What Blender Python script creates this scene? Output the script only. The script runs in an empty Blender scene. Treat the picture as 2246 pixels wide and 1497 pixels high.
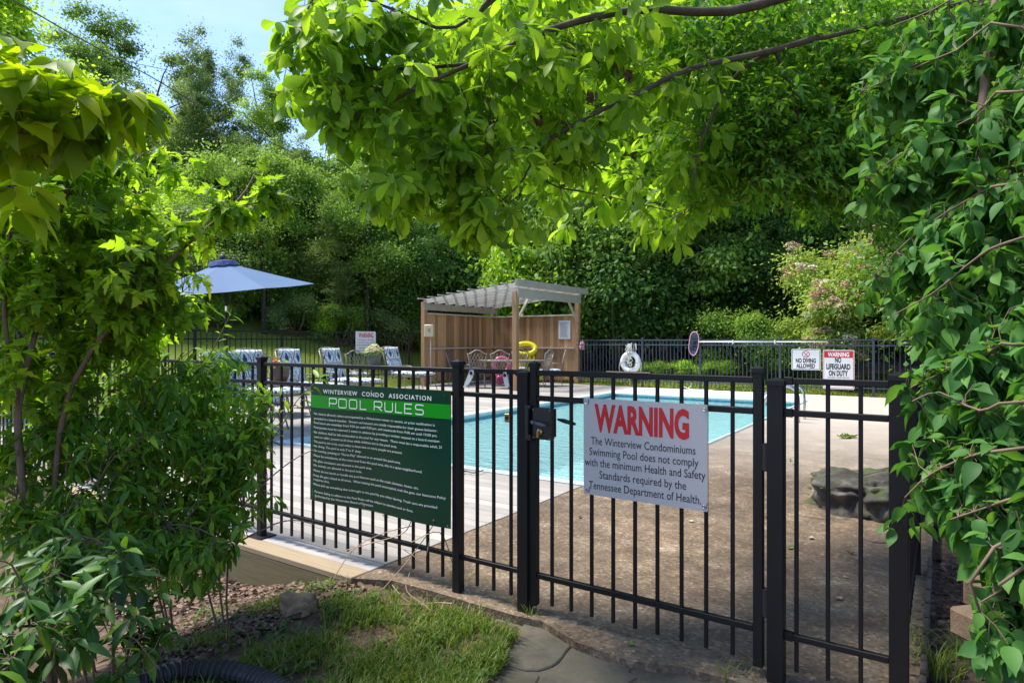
import bpy, math, random
import numpy as np
from mathutils import Vector, Matrix, Quaternion
R = math.radians
S = bpy.context.scene
random.seed(7); NR = np.random.RandomState(11)

# ---------------------------------------------------------------- camera, sky, sun, exposure
H = 1.45
FPX = 1400.0
camd = bpy.data.cameras.new('camera'); cam = bpy.data.objects.new('camera', camd)
S.collection.objects.link(cam)
cam.location = (0, 0, H); cam.rotation_euler = (R(90), 0, 0)
camd.sensor_width = 36; camd.lens = 36 * FPX / 2246.0
camd.clip_start = 0.05; camd.clip_end = 2000
S.camera = cam
SUN_EL, SUN_AZ = 62, -72           # azimuth from +Y, negative towards -X
sun_dir = Vector((math.sin(R(SUN_AZ)) * math.cos(R(SUN_EL)), math.cos(R(SUN_AZ)) * math.cos(R(SUN_EL)), math.sin(R(SUN_EL))))
W = bpy.data.worlds.new('World'); S.world = W; W.use_nodes = True
wn = W.node_tree; wn.nodes.clear()
sky = wn.nodes.new('ShaderNodeTexSky'); sky.sky_type = 'NISHITA'; sky.sun_disc = False
sky.sun_elevation = R(SUN_EL); sky.sun_rotation = R(SUN_AZ)
sky.air_density = 1.0; sky.dust_density = 0.15; sky.ozone_density = 3.6
wb = wn.nodes.new('ShaderNodeBackground'); wb.inputs[1].default_value = 0.13
wo = wn.nodes.new('ShaderNodeOutputWorld')
# thin summer cloud mixed into the sky
tc = wn.nodes.new('ShaderNodeTexCoord'); nz = wn.nodes.new('ShaderNodeTexNoise')
nz.inputs['Scale'].default_value = 2.2; nz.inputs['Detail'].default_value = 7; nz.inputs['Roughness'].default_value = 0.55
mp = wn.nodes.new('ShaderNodeMapping'); mp.inputs['Scale'].default_value = (1, 1, 2.6)
rp = wn.nodes.new('ShaderNodeValToRGB'); rp.color_ramp.elements[0].position = 0.46; rp.color_ramp.elements[1].position = 0.85
rp.color_ramp.elements[0].color = (0.0, 0.0, 0.0, 1); rp.color_ramp.elements[1].color = (0.4, 0.4, 0.4, 1)
mx = wn.nodes.new('ShaderNodeMixRGB'); mx.inputs[2].default_value = (3.6, 3.7, 4.1, 1)
wn.links.new(tc.outputs['Generated'], mp.inputs[0]); wn.links.new(mp.outputs[0], nz.inputs['Vector'])
wn.links.new(nz.outputs['Fac'], rp.inputs[0]); wn.links.new(rp.outputs[0], mx.inputs[0])
hz = wn.nodes.new('ShaderNodeMixRGB'); hz.blend_type = 'MULTIPLY'; hz.inputs[0].default_value = 1.0; hz.inputs[2].default_value = (0.74, 0.69, 0.74, 1)
wn.links.new(sky.outputs[0], hz.inputs[1]); wn.links.new(hz.outputs[0], mx.inputs[1]); wn.links.new(mx.outputs[0], wb.inputs[0]); wn.links.new(wb.outputs[0], wo.inputs[0])
sd = bpy.data.lights.new('sun', 'SUN'); sd.energy = 2.4; sd.angle = R(14.0); sd.color = (1.0, 0.95, 0.86)
so = bpy.data.objects.new('sun', sd); S.collection.objects.link(so)
so.rotation_euler = sun_dir.to_track_quat('Z', 'Y').to_euler(); so.location = (-20, 10, 40)
S.view_settings.view_transform = 'Standard'; S.view_settings.look = 'None'
S.view_settings.exposure = 1.8; S.view_settings.gamma = 1.0; S.view_settings.use_curve_mapping = False
S.render.engine = 'CYCLES'
S.cycles.max_bounces = 8; S.cycles.transparent_max_bounces = 8; S.cycles.transmission_bounces = 5
S.cycles.diffuse_bounces = 4; S.cycles.glossy_bounces = 2; S.cycles.caustics_reflective = False; S.cycles.caustics_refractive = False

# ---------------------------------------------------------------- frames
TH = math.atan2(-0.560, 0.8285)
UX, UY = math.cos(TH), math.sin(TH)            # along the near fence, to the right
VX, VY = -UY, UX                               # away from the fence, across the pool yard
P0 = (-1.864, 4.755)
def F(s, t, z=0.0): return Vector((P0[0] + s*UX + t*VX, P0[1] + s*UY + t*VY, z))
def inv(X, Y):
    a, b = X - P0[0], Y - P0[1]
    return a*UX + b*UY, a*VX + b*VY
def at(px, py, Y): return Vector(((px - 1123) / FPX * Y, Y, H - (py - 748.5) / FPX * Y))
def s_on(px, t=0.0):                            # s where the sight line through column px meets the line t = const
    r = (px - 1123) / FPX
    # X = r*Y ; solve F(s,t)
    a = P0[0] + t*VX; b = P0[1] + t*VY
    return (r*b - a) / (UX - r*UY)
def t_on(px, s):
    r = (px - 1123) / FPX
    a = P0[0] + s*UX; b = P0[1] + s*UY
    return (r*b - a) / (VX - r*VY)

# ---------------------------------------------------------------- object helpers
COL = S.collection
def setp(o, label=None, cat=None, group=None, kind=None):
    if label: o['label'] = label
    if cat: o['category'] = cat
    if group: o['group'] = group
    if kind: o['kind'] = kind
    return o
def thing(name, label, cat, loc=(0, 0, 0), rz=0.0, group=None):
    o = bpy.data.objects.new(name, None); COL.objects.link(o); o.empty_display_size = 0.2
    o.location = loc; o.rotation_euler = (0, 0, rz)
    return setp(o, label, cat, group)
def link(name, me, parent=None, loc=None, rot=None, scale=None, quat=None):
    o = bpy.data.objects.new(name, me); COL.objects.link(o)
    if parent: o.parent = parent
    if quat is not None:
        o.rotation_mode = 'QUATERNION'; o.rotation_quaternion = quat
    if rot is not None: o.rotation_euler = rot
    if loc is not None: o.location = loc
    if scale is not None: o.scale = (scale,)*3 if isinstance(scale, (int, float)) else scale
    return o
def copy_tree(o, parent=None):
    c = o.copy(); COL.objects.link(c)
    if parent: c.parent = parent
    for ch in list(o.children): copy_tree(ch, c)
    return c

class MB:
    def __init__(s): s.v = []; s.f = []; s.uv = None
    def box(s, c, h, M=None):
        b = len(s.v)
        for dz in (-1, 1):
            for dx, dy in ((-1,-1),(1,-1),(1,1),(-1,1)):
                p = Vector((dx*h[0], dy*h[1], dz*h[2]))
                if M is not None: p = M @ p
                s.v.append(tuple(p + Vector(c)))
        for q in ((0,3,2,1),(4,5,6,7),(0,1,5,4),(1,2,6,5),(2,3,7,6),(3,0,4,7)): s.f.append(tuple(b+i for i in q))
        return s
    def bar(s, a, b_, w, h):                    # box between two points
        a, b_ = Vector(a), Vector(b_); d = b_ - a; L = d.length; d.normalize()
        up = Vector((0,0,1)) if abs(d.z) < 0.95 else Vector((1,0,0))
        x = d.cross(up).normalized(); z = x.cross(d)
        M = Matrix((x, d, z)).transposed()
        return s.box((a+b_)/2, (w/2, L/2, h/2), M)
    def tube(s, pts, r, n=6, closed=False, cap=True):
        pts = [Vector(p) for p in pts]; m = len(pts)
        rr = r if hasattr(r, '__len__') else [r]*m
        base = len(s.v); prev = None
        for i, p in enumerate(pts):
            if closed: d = pts[(i+1) % m] - pts[i-1]
            else: d = pts[min(i+1, m-1)] - pts[max(i-1, 0)]
            if d.length < 1e-9: d = Vector((0,0,1))
            d.normalize()
            if prev is None:
                x = d.cross(Vector((0,0,1)));
                if x.length < .05: x = d.cross(Vector((1,0,0)))
            else: x = prev - d*prev.dot(d)
            x.normalize(); prev = x; y = d.cross(x)
            for k in range(n):
                a = 2*math.pi*k/n
                s.v.append(tuple(p + (x*math.cos(a) + y*math.sin(a))*rr[i]))
        for i in range(m if closed else m-1):
            for k in range(n):
                a = base + i*n; b = base + ((i+1) % m)*n
                s.f.append((a+k, a+(k+1) % n, b+(k+1) % n, b+k))
        if cap and not closed:
            s.f.append(tuple(base+k for k in range(n))[::-1]); s.f.append(tuple(base+(m-1)*n+k for k in range(n)))
        return s
    def lathe(s, prof, n=20, c=(0,0,0), cap=True):
        b = len(s.v)
        for r, z in prof:
            for k in range(n):
                a = 2*math.pi*k/n; s.v.append((c[0]+r*math.cos(a), c[1]+r*math.sin(a), c[2]+z))
        for i in range(len(prof)-1):
            for k in range(n): s.f.append((b+i*n+k, b+i*n+(k+1)%n, b+(i+1)*n+(k+1)%n, b+(i+1)*n+k))
        if cap:
            s.f.append(tuple(b+k for k in range(n))[::-1]); s.f.append(tuple(b+(len(prof)-1)*n+k for k in range(n)))
        return s
    def prism(s, poly, z0, z1, top_in=0.0):
        b = len(s.v); n = len(poly)
        cx = sum(p[0] for p in poly)/n; cy = sum(p[1] for p in poly)/n
        for x, y in poly: s.v.append((x, y, z0))
        for x, y in poly: s.v.append((x + (cx-x)*top_in, y + (cy-y)*top_in, z1))
        s.f.append(tuple(range(b, b+n))[::-1]); s.f.append(tuple(range(b+n, b+2*n)))
        for i in range(n): s.f.append((b+i, b+(i+1)%n, b+n+(i+1)%n, b+n+i))
        return s
    def quad(s, *p):
        b = len(s.v); s.v += [tuple(q) for q in p]; s.f.append(tuple(range(b, b+len(p)))); return s
    def mesh(s, name, mat, smooth=False, bevel=0):
        me = bpy.data.meshes.new(name); me.from_pydata(s.v, [], s.f); me.materials.append(mat)
        if bevel:
            import bmesh
            bm = bmesh.new(); bm.from_mesh(me)
            bmesh.ops.bevel(bm, geom=[e for e in bm.edges], offset=bevel, segments=1, profile=0.5, affect='EDGES')
            bm.to_mesh(me); bm.free()
        if smooth: me.polygons.foreach_set('use_smooth', [True]*len(me.polygons))
        me.update(); return me
    def build(s, name, mat, parent=None, smooth=False, bevel=0, **k):
        return link(name, s.mesh(name, mat, smooth, bevel), parent, **k)

def tri_mesh(name, V, T, mat, tint=None, smooth=False):
    me = bpy.data.meshes.new(name)
    V = np.ascontiguousarray(V, dtype=np.float32); T = np.ascontiguousarray(T, dtype=np.int32)
    me.vertices.add(len(V)); me.vertices.foreach_set('co', V.ravel())
    me.loops.add(T.size); me.loops.foreach_set('vertex_index', T.ravel())
    me.polygons.add(len(T)); me.polygons.foreach_set('loop_start', np.arange(len(T), dtype=np.int32)*T.shape[1])
    me.polygons.foreach_set('loop_total', np.full(len(T), T.shape[1], dtype=np.int32))
    if smooth: me.polygons.foreach_set('use_smooth', np.ones(len(T), dtype=bool))
    if tint is not None:
        a = me.attributes.new('tint', 'FLOAT', 'POINT'); a.data.foreach_set('value', np.ascontiguousarray(tint, dtype=np.float32))
    me.materials.append(mat); me.update(calc_edges=True); return me

# ---------------------------------------------------------------- materials
def newmat(name):
    m = bpy.data.materials.new(name); m.use_nodes = True
    return m, m.node_tree.nodes, m.node_tree.links, m.node_tree.nodes['Principled BSDF']
def ramp(N, stops):
    r = N.new('ShaderNodeValToRGB'); e = r.color_ramp.elements
    while len(e) < len(stops): e.new(0.5)
    for i, (p, c) in enumerate(stops): e[i].position = p; e[i].color = (*c, 1)
    return r
def noise(N, L, coord, scale, detail=4, rough=0.55, sc=None):
    n = N.new('ShaderNodeTexNoise'); n.inputs['Scale'].default_value = scale
    n.inputs['Detail'].default_value = detail; n.inputs['Roughness'].default_value = rough
    if sc is not None:
        m = N.new('ShaderNodeMapping'); m.inputs['Scale'].default_value = sc; L.new(coord, m.inputs[0]); L.new(m.outputs[0], n.inputs['Vector'])
    else: L.new(coord, n.inputs['Vector'])
    return n.outputs['Fac']
def mixc(N, L, fac, a, b, mode='MIX'):
    m = N.new('ShaderNodeMixRGB'); m.blend_type = mode
    for i, x in ((0, fac), (1, a), (2, b)):
        if hasattr(x, 'is_output'): L.new(x, m.inputs[i])
        else: m.inputs[i].default_value = x if i == 0 else (*x, 1)
    return m.outputs[0]
def math_(N, L, op, a, b=0.0, clamp=False):
    m = N.new('ShaderNodeMath'); m.operation = op; m.use_clamp = clamp
    for i, x in enumerate((a, b)):
        if hasattr(x, 'is_output'): L.new(x, m.inputs[i])
        else: m.inputs[i].default_value = x
    return m.outputs[0]
def bump(N, L, h, B, strength=0.3, dist=0.01):
    b = N.new('ShaderNodeBump'); b.inputs['Strength'].default_value = strength; b.inputs['Distance'].default_value = dist
    L.new(h, b.inputs['Height']); L.new(b.outputs[0], B.inputs['Normal'])
def plain(name, col, rough=0.5, metal=0.0, var=0.12, scale=30, spec=0.5, bmp=0.0):
    m, N, L, B = newmat(name); c = N.new('ShaderNodeTexCoord').outputs['Object']
    n = noise(N, L, c, scale)
    L.new(mixc(N, L, n, tuple(x*(1-var) for x in col), tuple(min(1, x*(1+var)) for x in col)), B.inputs['Base Color'])
    B.inputs['Roughness'].default_value = rough; B.inputs['Metallic'].default_value = metal
    B.inputs['Specular IOR Level'].default_value = spec
    if bmp: bump(N, L, noise(N, L, c, scale*3, 5), B, bmp, 0.004)
    return m
def leafmat(name, cols, transl=0.38, rough=0.42, mass=True, tcol=None, spec=0.35):
    m, N, L, B = newmat(name)
    oi = N.new('ShaderNodeObjectInfo').outputs['Random']
    if mass:
        at_ = N.new('ShaderNodeAttribute'); at_.attribute_name = 'tint'
        v = math_(N, L, 'ADD', math_(N, L, 'MULTIPLY', at_.outputs['Fac'], 0.72), math_(N, L, 'MULTIPLY', oi, 0.28))
    else: v = oi
    k = len(cols) - 1
    r = ramp(N, [(0.04 + 0.92*i/k, c) for i, c in enumerate(cols)]); L.new(v, r.inputs[0])
    tc_ = N.new('ShaderNodeTexCoord').outputs['Object']
    n = noise(N, L, tc_, 55, 2)
    base = mixc(N, L, 0.35, r.outputs[0], mixc(N, L, n, (0.45,)*3, (1.35,)*3), 'MULTIPLY')
    L.new(base, B.inputs['Base Color']); B.inputs['Roughness'].default_value = rough
    B.inputs['Specular IOR Level'].default_value = spec
    T = N.new('ShaderNodeBsdfTranslucent')
    f = tcol or (1.9, 1.75, 0.75)
    L.new(mixc(N, L, 1.0, base, f, 'MULTIPLY'), T.inputs['Color'])
    X = N.new('ShaderNodeMixShader'); X.inputs[0].default_value = transl
    L.new(B.outputs[0], X.inputs[1]); L.new(T.outputs[0], X.inputs[2])
    L.new(X.outputs[0], N['Material Output'].inputs['Surface'])
    return m
def woodmat(name, light, dark, axis=0, rough=0.75, knots=True, rnd=0.35, scale=1.0):
    m, N, L, B = newmat(name)
    tc_ = N.new('ShaderNodeTexCoord').outputs['Object']; oi = N.new('ShaderNodeObjectInfo').outputs['Random']
    off = N.new('ShaderNodeVectorMath'); off.operation = 'ADD'; L.new(tc_, off.inputs[0])
    cx = N.new('ShaderNodeCombineXYZ'); o7 = math_(N, L, 'MULTIPLY', oi, 37.0)
    for i in range(3): L.new(o7, cx.inputs[i])
    L.new(cx.outputs[0], off.inputs[1]); c = off.outputs[0]
    sc = [22*scale]*3; sc[axis] = 1.3*scale
    g = noise(N, L, c, 2.6, 6, 0.65, sc)
    big = noise(N, L, c, 1.4, 3, 0.5)
    col = mixc(N, L, g, dark, light)
    col = mixc(N, L, 0.45, col, mixc(N, L, big, (0.55,)*3, (1.4,)*3), 'MULTIPLY')
    col = mixc(N, L, rnd, col, mixc(N, L, oi, (0.5,)*3, (1.5,)*3), 'MULTIPLY')
    if knots:
        vo = N.new('ShaderNodeTexVoronoi'); vo.inputs['Scale'].default_value = 3.2
        mm = N.new('ShaderNodeMapping'); s2 = [1.6]*3; s2[axis] = 0.8; mm.inputs['Scale'].default_value = s2
        L.new(c, mm.inputs[0]); L.new(mm.outputs[0], vo.inputs['Vector'])
        kf = ramp(N, [(0.035, (1,1,1)), (0.09, (0,0,0))]); L.new(vo.outputs['Distance'], kf.inputs[0])
        col = mixc(N, L, math_(N, L, 'MULTIPLY', kf.outputs[0], 0.75), col, tuple(x*0.28 for x in dark))
    L.new(col, B.inputs['Base Color']); B.inputs['Roughness'].default_value = rough
    B.inputs['Specular IOR Level'].default_value = 0.25
    bump(N, L, g, B, 0.35, 0.004)
    return m

M = {}
def black_metal(name, col):
    m, N, L, B = newmat(name); c = N.new('ShaderNodeTexCoord').outputs['Object']
    n = noise(N, L, c, 9, 4)
    v = N.new('ShaderNodeTexVoronoi'); v.inputs['Scale'].default_value = 85; L.new(c, v.inputs['Vector'])
    sp = ramp(N, [(0.0, (1,1,1)), (0.10, (0,0,0))]); L.new(v.outputs['Distance'], sp.inputs[0])
    msk = math_(N, L, 'MULTIPLY', sp.outputs[0], math_(N, L, 'GREATER_THAN', noise(N, L, c, 21, 2), 0.56))
    col_ = mixc(N, L, n, tuple(x*0.7 for x in col), tuple(x*1.6 for x in col))
    L.new(mixc(N, L, math_(N, L, 'MULTIPLY', msk, 0.5), col_, (0.35, 0.34, 0.3)), B.inputs['Base Color'])
    B.inputs['Roughness'].default_value = 0.48; B.inputs['Specular IOR Level'].default_value = 0.28
    bump(N, L, noise(N, L, c, 260, 2), B, 0.12, 0.001)
    return m
M['black'] = black_metal('black_powder_coat', (0.008, 0.0082, 0.009))
M['greyfence'] = black_metal('blue_grey_powder_coat', (0.042, 0.055, 0.072))
M['deck'] = woodmat('weathered_deck_wood', (0.42, 0.39, 0.355), (0.24, 0.215, 0.19), axis=0, rnd=0.35)
M['fascia'] = woodmat('treated_lumber_mossy', (0.25, 0.20, 0.11), (0.09, 0.078, 0.038), axis=0)
M['decktrim'] = woodmat('deck_edge_wood', (0.36, 0.28, 0.18), (0.18, 0.135, 0.085), axis=0)
M['cedar_v'] = woodmat('cedar_boards_upright', (0.47, 0.28, 0.14), (0.25, 0.135, 0.06), axis=2, rnd=0.85)
M['cedar_post'] = woodmat('cedar_posts', (0.44, 0.27, 0.14), (0.24, 0.135, 0.065), axis=2)
M['greywood'] = woodmat('weathered_roof_boards', (0.58, 0.54, 0.47), (0.31, 0.285, 0.24), axis=0, rnd=0.3)
M['greywood_y'] = woodmat('weathered_beams', (0.47, 0.43, 0.34), (0.26, 0.23, 0.18), axis=1, rnd=0.25)
M['white'] = plain('white_plastic', (0.74, 0.74, 0.72), 0.4, var=0.04)
M['paper'] = plain('paper', (0.72, 0.73, 0.72), 0.7, var=0.03)
M['ink'] = plain('black_ink', (0.02, 0.02, 0.024), 0.6, var=0.1)
M['redink'] = plain('red_ink', (0.55, 0.012, 0.016), 0.5, var=0.1)
M['whiteink'] = plain('white_ink', (0.82, 0.86, 0.84), 0.5, var=0.02)
M['steel'] = plain('stainless_steel', (0.62, 0.63, 0.64), 0.16, 1.0, var=0.03)
M['brass'] = plain('brass', (0.45, 0.33, 0.14), 0.35, 1.0)
M['cast'] = plain('cast_patio_metal', (0.25, 0.215, 0.175), 0.5, 0.2, var=0.2)
M['rubber'] = plain('black_rubber', (0.02, 0.02, 0.022), 0.45)
M['rope'] = plain('white_rope', (0.62, 0.60, 0.54), 0.85, var=0.15, scale=120)
M['rust'] = plain('dead_leaf_brown', (0.13, 0.055, 0.04), 0.7, var=0.3)
M['yellow'] = plain('yellow_vinyl', (0.80, 0.70, 0.02), 0.3, var=0.05)
M['pink'] = plain('pink_vinyl', (0.75, 0.10, 0.26), 0.35, var=0.1)
M['palepink'] = plain('pale_pink_plastic', (0.72, 0.36, 0.38), 0.4, var=0.1)
M['beige'] = plain('beige_plastic', (0.55, 0.50, 0.29), 0.45, var=0.05)
M['wire'] = plain('wire', (0.05, 0.05, 0.05), 0.6)
# ---------------------------------------------------------------- ground materials
def sep(N, L, v):
    s = N.new('ShaderNodeSeparateXYZ'); L.new(v, s.inputs[0]); return s.outputs
def concrete_mat():
    m, N, L, B = newmat('exposed_aggregate_concrete'); c = N.new('ShaderNodeTexCoord').outputs['Object']
    big = noise(N, L, c, 0.9, 5, 0.6); mid = noise(N, L, c, 4.5, 5, 0.65)
    r = ramp(N, [(0.30, (0.090, 0.061, 0.036)), (0.52, (0.142, 0.100, 0.062)), (0.72, (0.225, 0.175, 0.122))]); L.new(mid, r.inputs[0])
    st = ramp(N, [(0.35, (0.62,)*3), (0.62, (1.25,)*3)]); L.new(big, st.inputs[0])
    col = mixc(N, L, 0.8, r.outputs[0], st.outputs[0], 'MULTIPLY')
    v = N.new('ShaderNodeTexVoronoi'); v.inputs['Scale'].default_value = 62; L.new(c, v.inputs['Vector'])
    g = ramp(N, [(0.0, (0.40,)*3), (0.35, (0.85,)*3), (0.80, (1.15,)*3), (0.96, (2.0, 1.85, 1.6)), (1.0, (2.5, 2.3, 2.0))]); L.new(sep(N, L, v.outputs['Color'])[0], g.inputs[0])
    col = mixc(N, L, 0.70, col, g.outputs[0], 'MULTIPLY')
    # bleached, cleaner concrete further round the pool
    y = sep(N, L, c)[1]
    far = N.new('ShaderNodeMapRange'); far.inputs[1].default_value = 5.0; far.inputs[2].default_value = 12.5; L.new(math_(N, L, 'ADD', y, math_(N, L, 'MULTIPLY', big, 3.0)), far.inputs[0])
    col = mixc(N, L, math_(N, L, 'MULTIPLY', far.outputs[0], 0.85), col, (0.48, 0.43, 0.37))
    L.new(col, B.inputs['Base Color']); B.inputs['Roughness'].default_value = 0.82
    bump(N, L, v.outputs['Distance'], B, 0.35, 0.006)
    return m
M['concrete'] = concrete_mat()
def paleconc():
    m, N, L, B = newmat('pale_concrete'); c = N.new('ShaderNodeTexCoord').outputs['Object']
    n = noise(N, L, c, 2.5, 6, 0.65)
    r = ramp(N, [(0.3, (0.50, 0.47, 0.43)), (0.7, (0.68, 0.66, 0.62))]); L.new(n, r.inputs[0]); L.new(r.outputs[0], B.inputs['Base Color'])
    B.inputs['Roughness'].default_value = 0.8; bump(N, L, noise(N, L, c, 60, 4), B, 0.2, 0.004)
    return m
M['paleconc'] = paleconc()
def stone_mat(name, stops, moss=0.0, sc=5):
    m, N, L, B = newmat(name); c = N.new('ShaderNodeTexCoord').outputs['Object']
    n = noise(N, L, c, sc, 8, 0.66); r = ramp(N, stops); L.new(n, r.inputs[0]); col = r.outputs[0]
    fine = noise(N, L, c, sc*14, 4, 0.7)
    col = mixc(N, L, 0.5, col, mixc(N, L, fine, (0.4,)*3, (1.6,)*3), 'MULTIPLY')
    if moss:
        mf = ramp(N, [(0.46, (0,0,0)), (0.6, (1,1,1))]); L.new(noise(N, L, c, sc*0.7, 6, 0.7), mf.inputs[0])
        nz_ = sep(N, L, N.new('ShaderNodeNewGeometry').outputs['Normal'])[2]
        col = mixc(N, L, math_(N, L, 'MULTIPLY', math_(N, L, 'MULTIPLY', mf.outputs[0], moss), math_(N, L, 'ADD', math_(N, L, 'MULTIPLY', nz_, 0.5), 0.5, True)), col, (0.06, 0.085, 0.018))
    L.new(col, B.inputs['Base Color']); B.inputs['Roughness'].default_value = 0.88
    bump(N, L, math_(N, L, 'ADD', n, math_(N, L, 'MULTIPLY', fine, 0.4)), B, 0.5, 0.02)
    return m
M['flag'] = stone_mat('flagstone', [(0.3, (0.040, 0.034, 0.027)), (0.5, (0.095, 0.080, 0.060)), (0.68, (0.15, 0.118, 0.086))], 0.2, 3)
M['boulder'] = stone_mat('mossy_boulder', [(0.3, (0.015, 0.013, 0.010)), (0.5, (0.055, 0.049, 0.038)), (0.66, (0.15, 0.14, 0.12))], 1.0, 4)
M['rock'] = stone_mat('brown_rock', [(0.3, (0.13, 0.085, 0.048)), (0.5, (0.27, 0.195, 0.115)), (0.7, (0.42, 0.32, 0.2))], 0.1, 7)
M['clayblock'] = stone_mat('clay_block', [(0.3, (0.20, 0.13, 0.08)), (0.7, (0.34, 0.24, 0.15))], 0.0, 9)
def ground_mat():
    m, N, L, B = newmat('ground'); c = N.new('ShaderNodeTexCoord').outputs['Object']
    lit = ramp(N, [(0.3, (0.045, 0.031, 0.021)), (0.5, (0.115, 0.077, 0.052)), (0.68, (0.22, 0.155, 0.108))]); L.new(noise(N, L, c, 16, 8, 0.7), lit.inputs[0])
    gr = ramp(N, [(0.3, (0.08, 0.11, 0.018)), (0.55, (0.16, 0.21, 0.03)), (0.75, (0.26, 0.29, 0.06))]); L.new(noise(N, L, c, 9, 7, 0.75), gr.inputs[0])
    cl = ramp(N, [(0.3, (0.10, 0.035, 0.02)), (0.7, (0.22, 0.085, 0.05))]); L.new(noise(N, L, c, 3, 6, 0.7), cl.inputs[0])
    a = N.new('ShaderNodeAttribute'); a.attribute_name = 'lawn'
    b = N.new('ShaderNodeAttribute'); b.attribute_name = 'clay'
    n1 = noise(N, L, c, 2.2, 5, 0.7)
    lf = N.new('ShaderNodeMapRange'); lf.inputs[1].default_value = 0.42; lf.inputs[2].default_value = 0.58
    L.new(math_(N, L, 'MULTIPLY', math_(N, L, 'ADD', n1, 0.35), a.outputs['Fac']), lf.inputs[0])
    col = mixc(N, L, lf.outputs[0], lit.outputs[0], gr.outputs[0])
    col = mixc(N, L, b.outputs['Fac'], col, cl.outputs[0])
    L.new(col, B.inputs['Base Color']); B.inputs['Roughness'].default_value = 0.95; B.inputs['Specular IOR Level'].default_value = 0.15
    bump(N, L, noise(N, L, c, 30, 6, 0.7), B, 0.7, 0.03)
    return m
M['ground'] = ground_mat()

# ---------------------------------------------------------------- terrain
def ss(a, b, x):
    k = np.clip((x-a)/(b-a), 0, 1); return k*k*(3-2*k)
PS0, PS1, PT0, PT1 = -3.50, 1.43, 2.90, 13.70        # pool water rectangle
def terr(X, Y):
    X = np.asarray(X, float); Y = np.asarray(Y, float)
    a = X - P0[0]; b = Y - P0[1]; s = a*UX + b*UY; t = a*VX + b*VY
    z = np.full_like(s, -0.10)
    front = 1 - ss(-0.9, -0.12, t)
    # near bank: falls away to the left of the flagstone path
    left = 1 - ss(-0.05, 1.45, s + 0.05*t)
    zf = -0.022 - 0.27*left
    z = np.where(t < -0.05, -0.10*(1-ss(-0.05,-0.5,t)) + 0, z)
    z = z*(1-np.clip(front + (t < -0.12)*1.0, 0, 1)) + zf*np.clip(front + (t < -0.12)*1.0, 0, 1)
    z = np.where((X > -.035+.27*(Y-2.93)) & (t < -.12) & (s < 4.1) & (X < 1.5), -0.14, z)
    right = ss(4.12, 4.9, s)
    z = z*(1-right) + (-0.06 + 0.10*np.clip(s-4.2, 0, 6) + 0.25*np.clip(s-9, 0, 30))*right
    lf = ss(-10.25, -10.6, -(-s) * 1.0) if False else (1 - ss(-10.9, -10.25, s))
    z = z*(1-lf) + (0.20 + 0.30*np.clip(-10.9 - s, 0, 12))*lf
    back = ss(16.05, 16.5, t)
    zb = 0.0 + 0.085*np.clip(t-16.2, 0, 8) + 0.16*np.clip(t-26, 0, 60)
    z = np.maximum(z, 0)*back + z*(1-back); z = z + zb*back
    pool = (s > PS0-0.2) & (s < PS1+0.2) & (t > PT0-0.2) & (t < PT1+0.2)
    z = z + 0.025*np.sin(X*2.3+Y*1.1)*np.cos(Y*2.9-X)*np.clip(front+back+right, 0, 1)
    return np.where(pool, -2.5, z)
def tz(X, Y): return float(terr(X, Y))
def on_ground(px, py, dz=0.0):                  # point on the terrain seen at that pixel
    z = -.15
    for _ in range(14): Y = (H-z-dz)*FPX/(py-748.5); z = .5*z + .5*tz((px-1123)/FPX*Y, Y)
    return Vector(((px-1123)/FPX*Y, Y, z+dz))
def terrain():
    def ax(segs):
        out = []
        for a, b, st in segs: out += list(np.arange(a, b, st))
        return np.array(out + [segs[-1][1]])
    xs = ax([(-400, -60, 20), (-60, -14, 1.5), (-14, -3, 0.22), (-3, 4, 0.055), (4, 14, 0.22), (14, 60, 1.5), (60, 400, 20)])
    ys = ax([(-60, 0, 3), (0, 1.6, 0.2), (1.6, 5.2, 0.055), (5.2, 24, 0.22), (24, 60, 1.2), (60, 400, 20)])
    X, Y = np.meshgrid(xs, ys); Z = terr(X, Y)
    near = np.exp(-((np.hypot(X, Y-3.4))/2.6)**2)
    n2 = np.sin(X*17+np.sin(Y*13)*2)*np.cos(Y*19+np.sin(X*11)*2)
    s = (X-P0[0])*UX+(Y-P0[1])*UY; t = (X-P0[0])*VX+(Y-P0[1])*VY
    Z = Z + 0.010*n2*near*(t < -0.2)*(s < 2.4)
    V = np.stack([X, Y, Z], -1).reshape(-1, 3); nx, ny = len(xs), len(ys)
    i = np.arange((ny-1)*nx).reshape(ny-1, nx)[:, :-1].ravel()
    T = np.stack([i, i+1, i+nx+1, i+nx], 1)
    me = tri_mesh('ground', V, T, M['ground'], smooth=True)
    lawn = np.clip(ss(16.0, 16.4, t)*(1-0.9*ss(19.5, 21.5, t + 0.35*s))*ss(-8, -5, s) + 0.30*(t < -0.1)*ss(-0.2, 1.4, s)*(1-ss(4.0, 4.3, s)) + 1.0*(s < -10.3)*ss(-4, 2, t), 0, 1)
    clay = np.clip((1-ss(-13.5, -12, s))*ss(3, 6, t)*(1-ss(16, 20, t)), 0, 1)*0.0
    a = me.attributes.new('lawn', 'FLOAT', 'POINT'); a.data.foreach_set('value', lawn.ravel().astype(np.float32))
    a = me.attributes.new('clay', 'FLOAT', 'POINT'); a.data.foreach_set('value', clay.ravel().astype(np.float32))
    setp(link('ground', me), 'soil with leaf litter, patchy grass and lawn', None, None, 'structure')
terrain()

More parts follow.
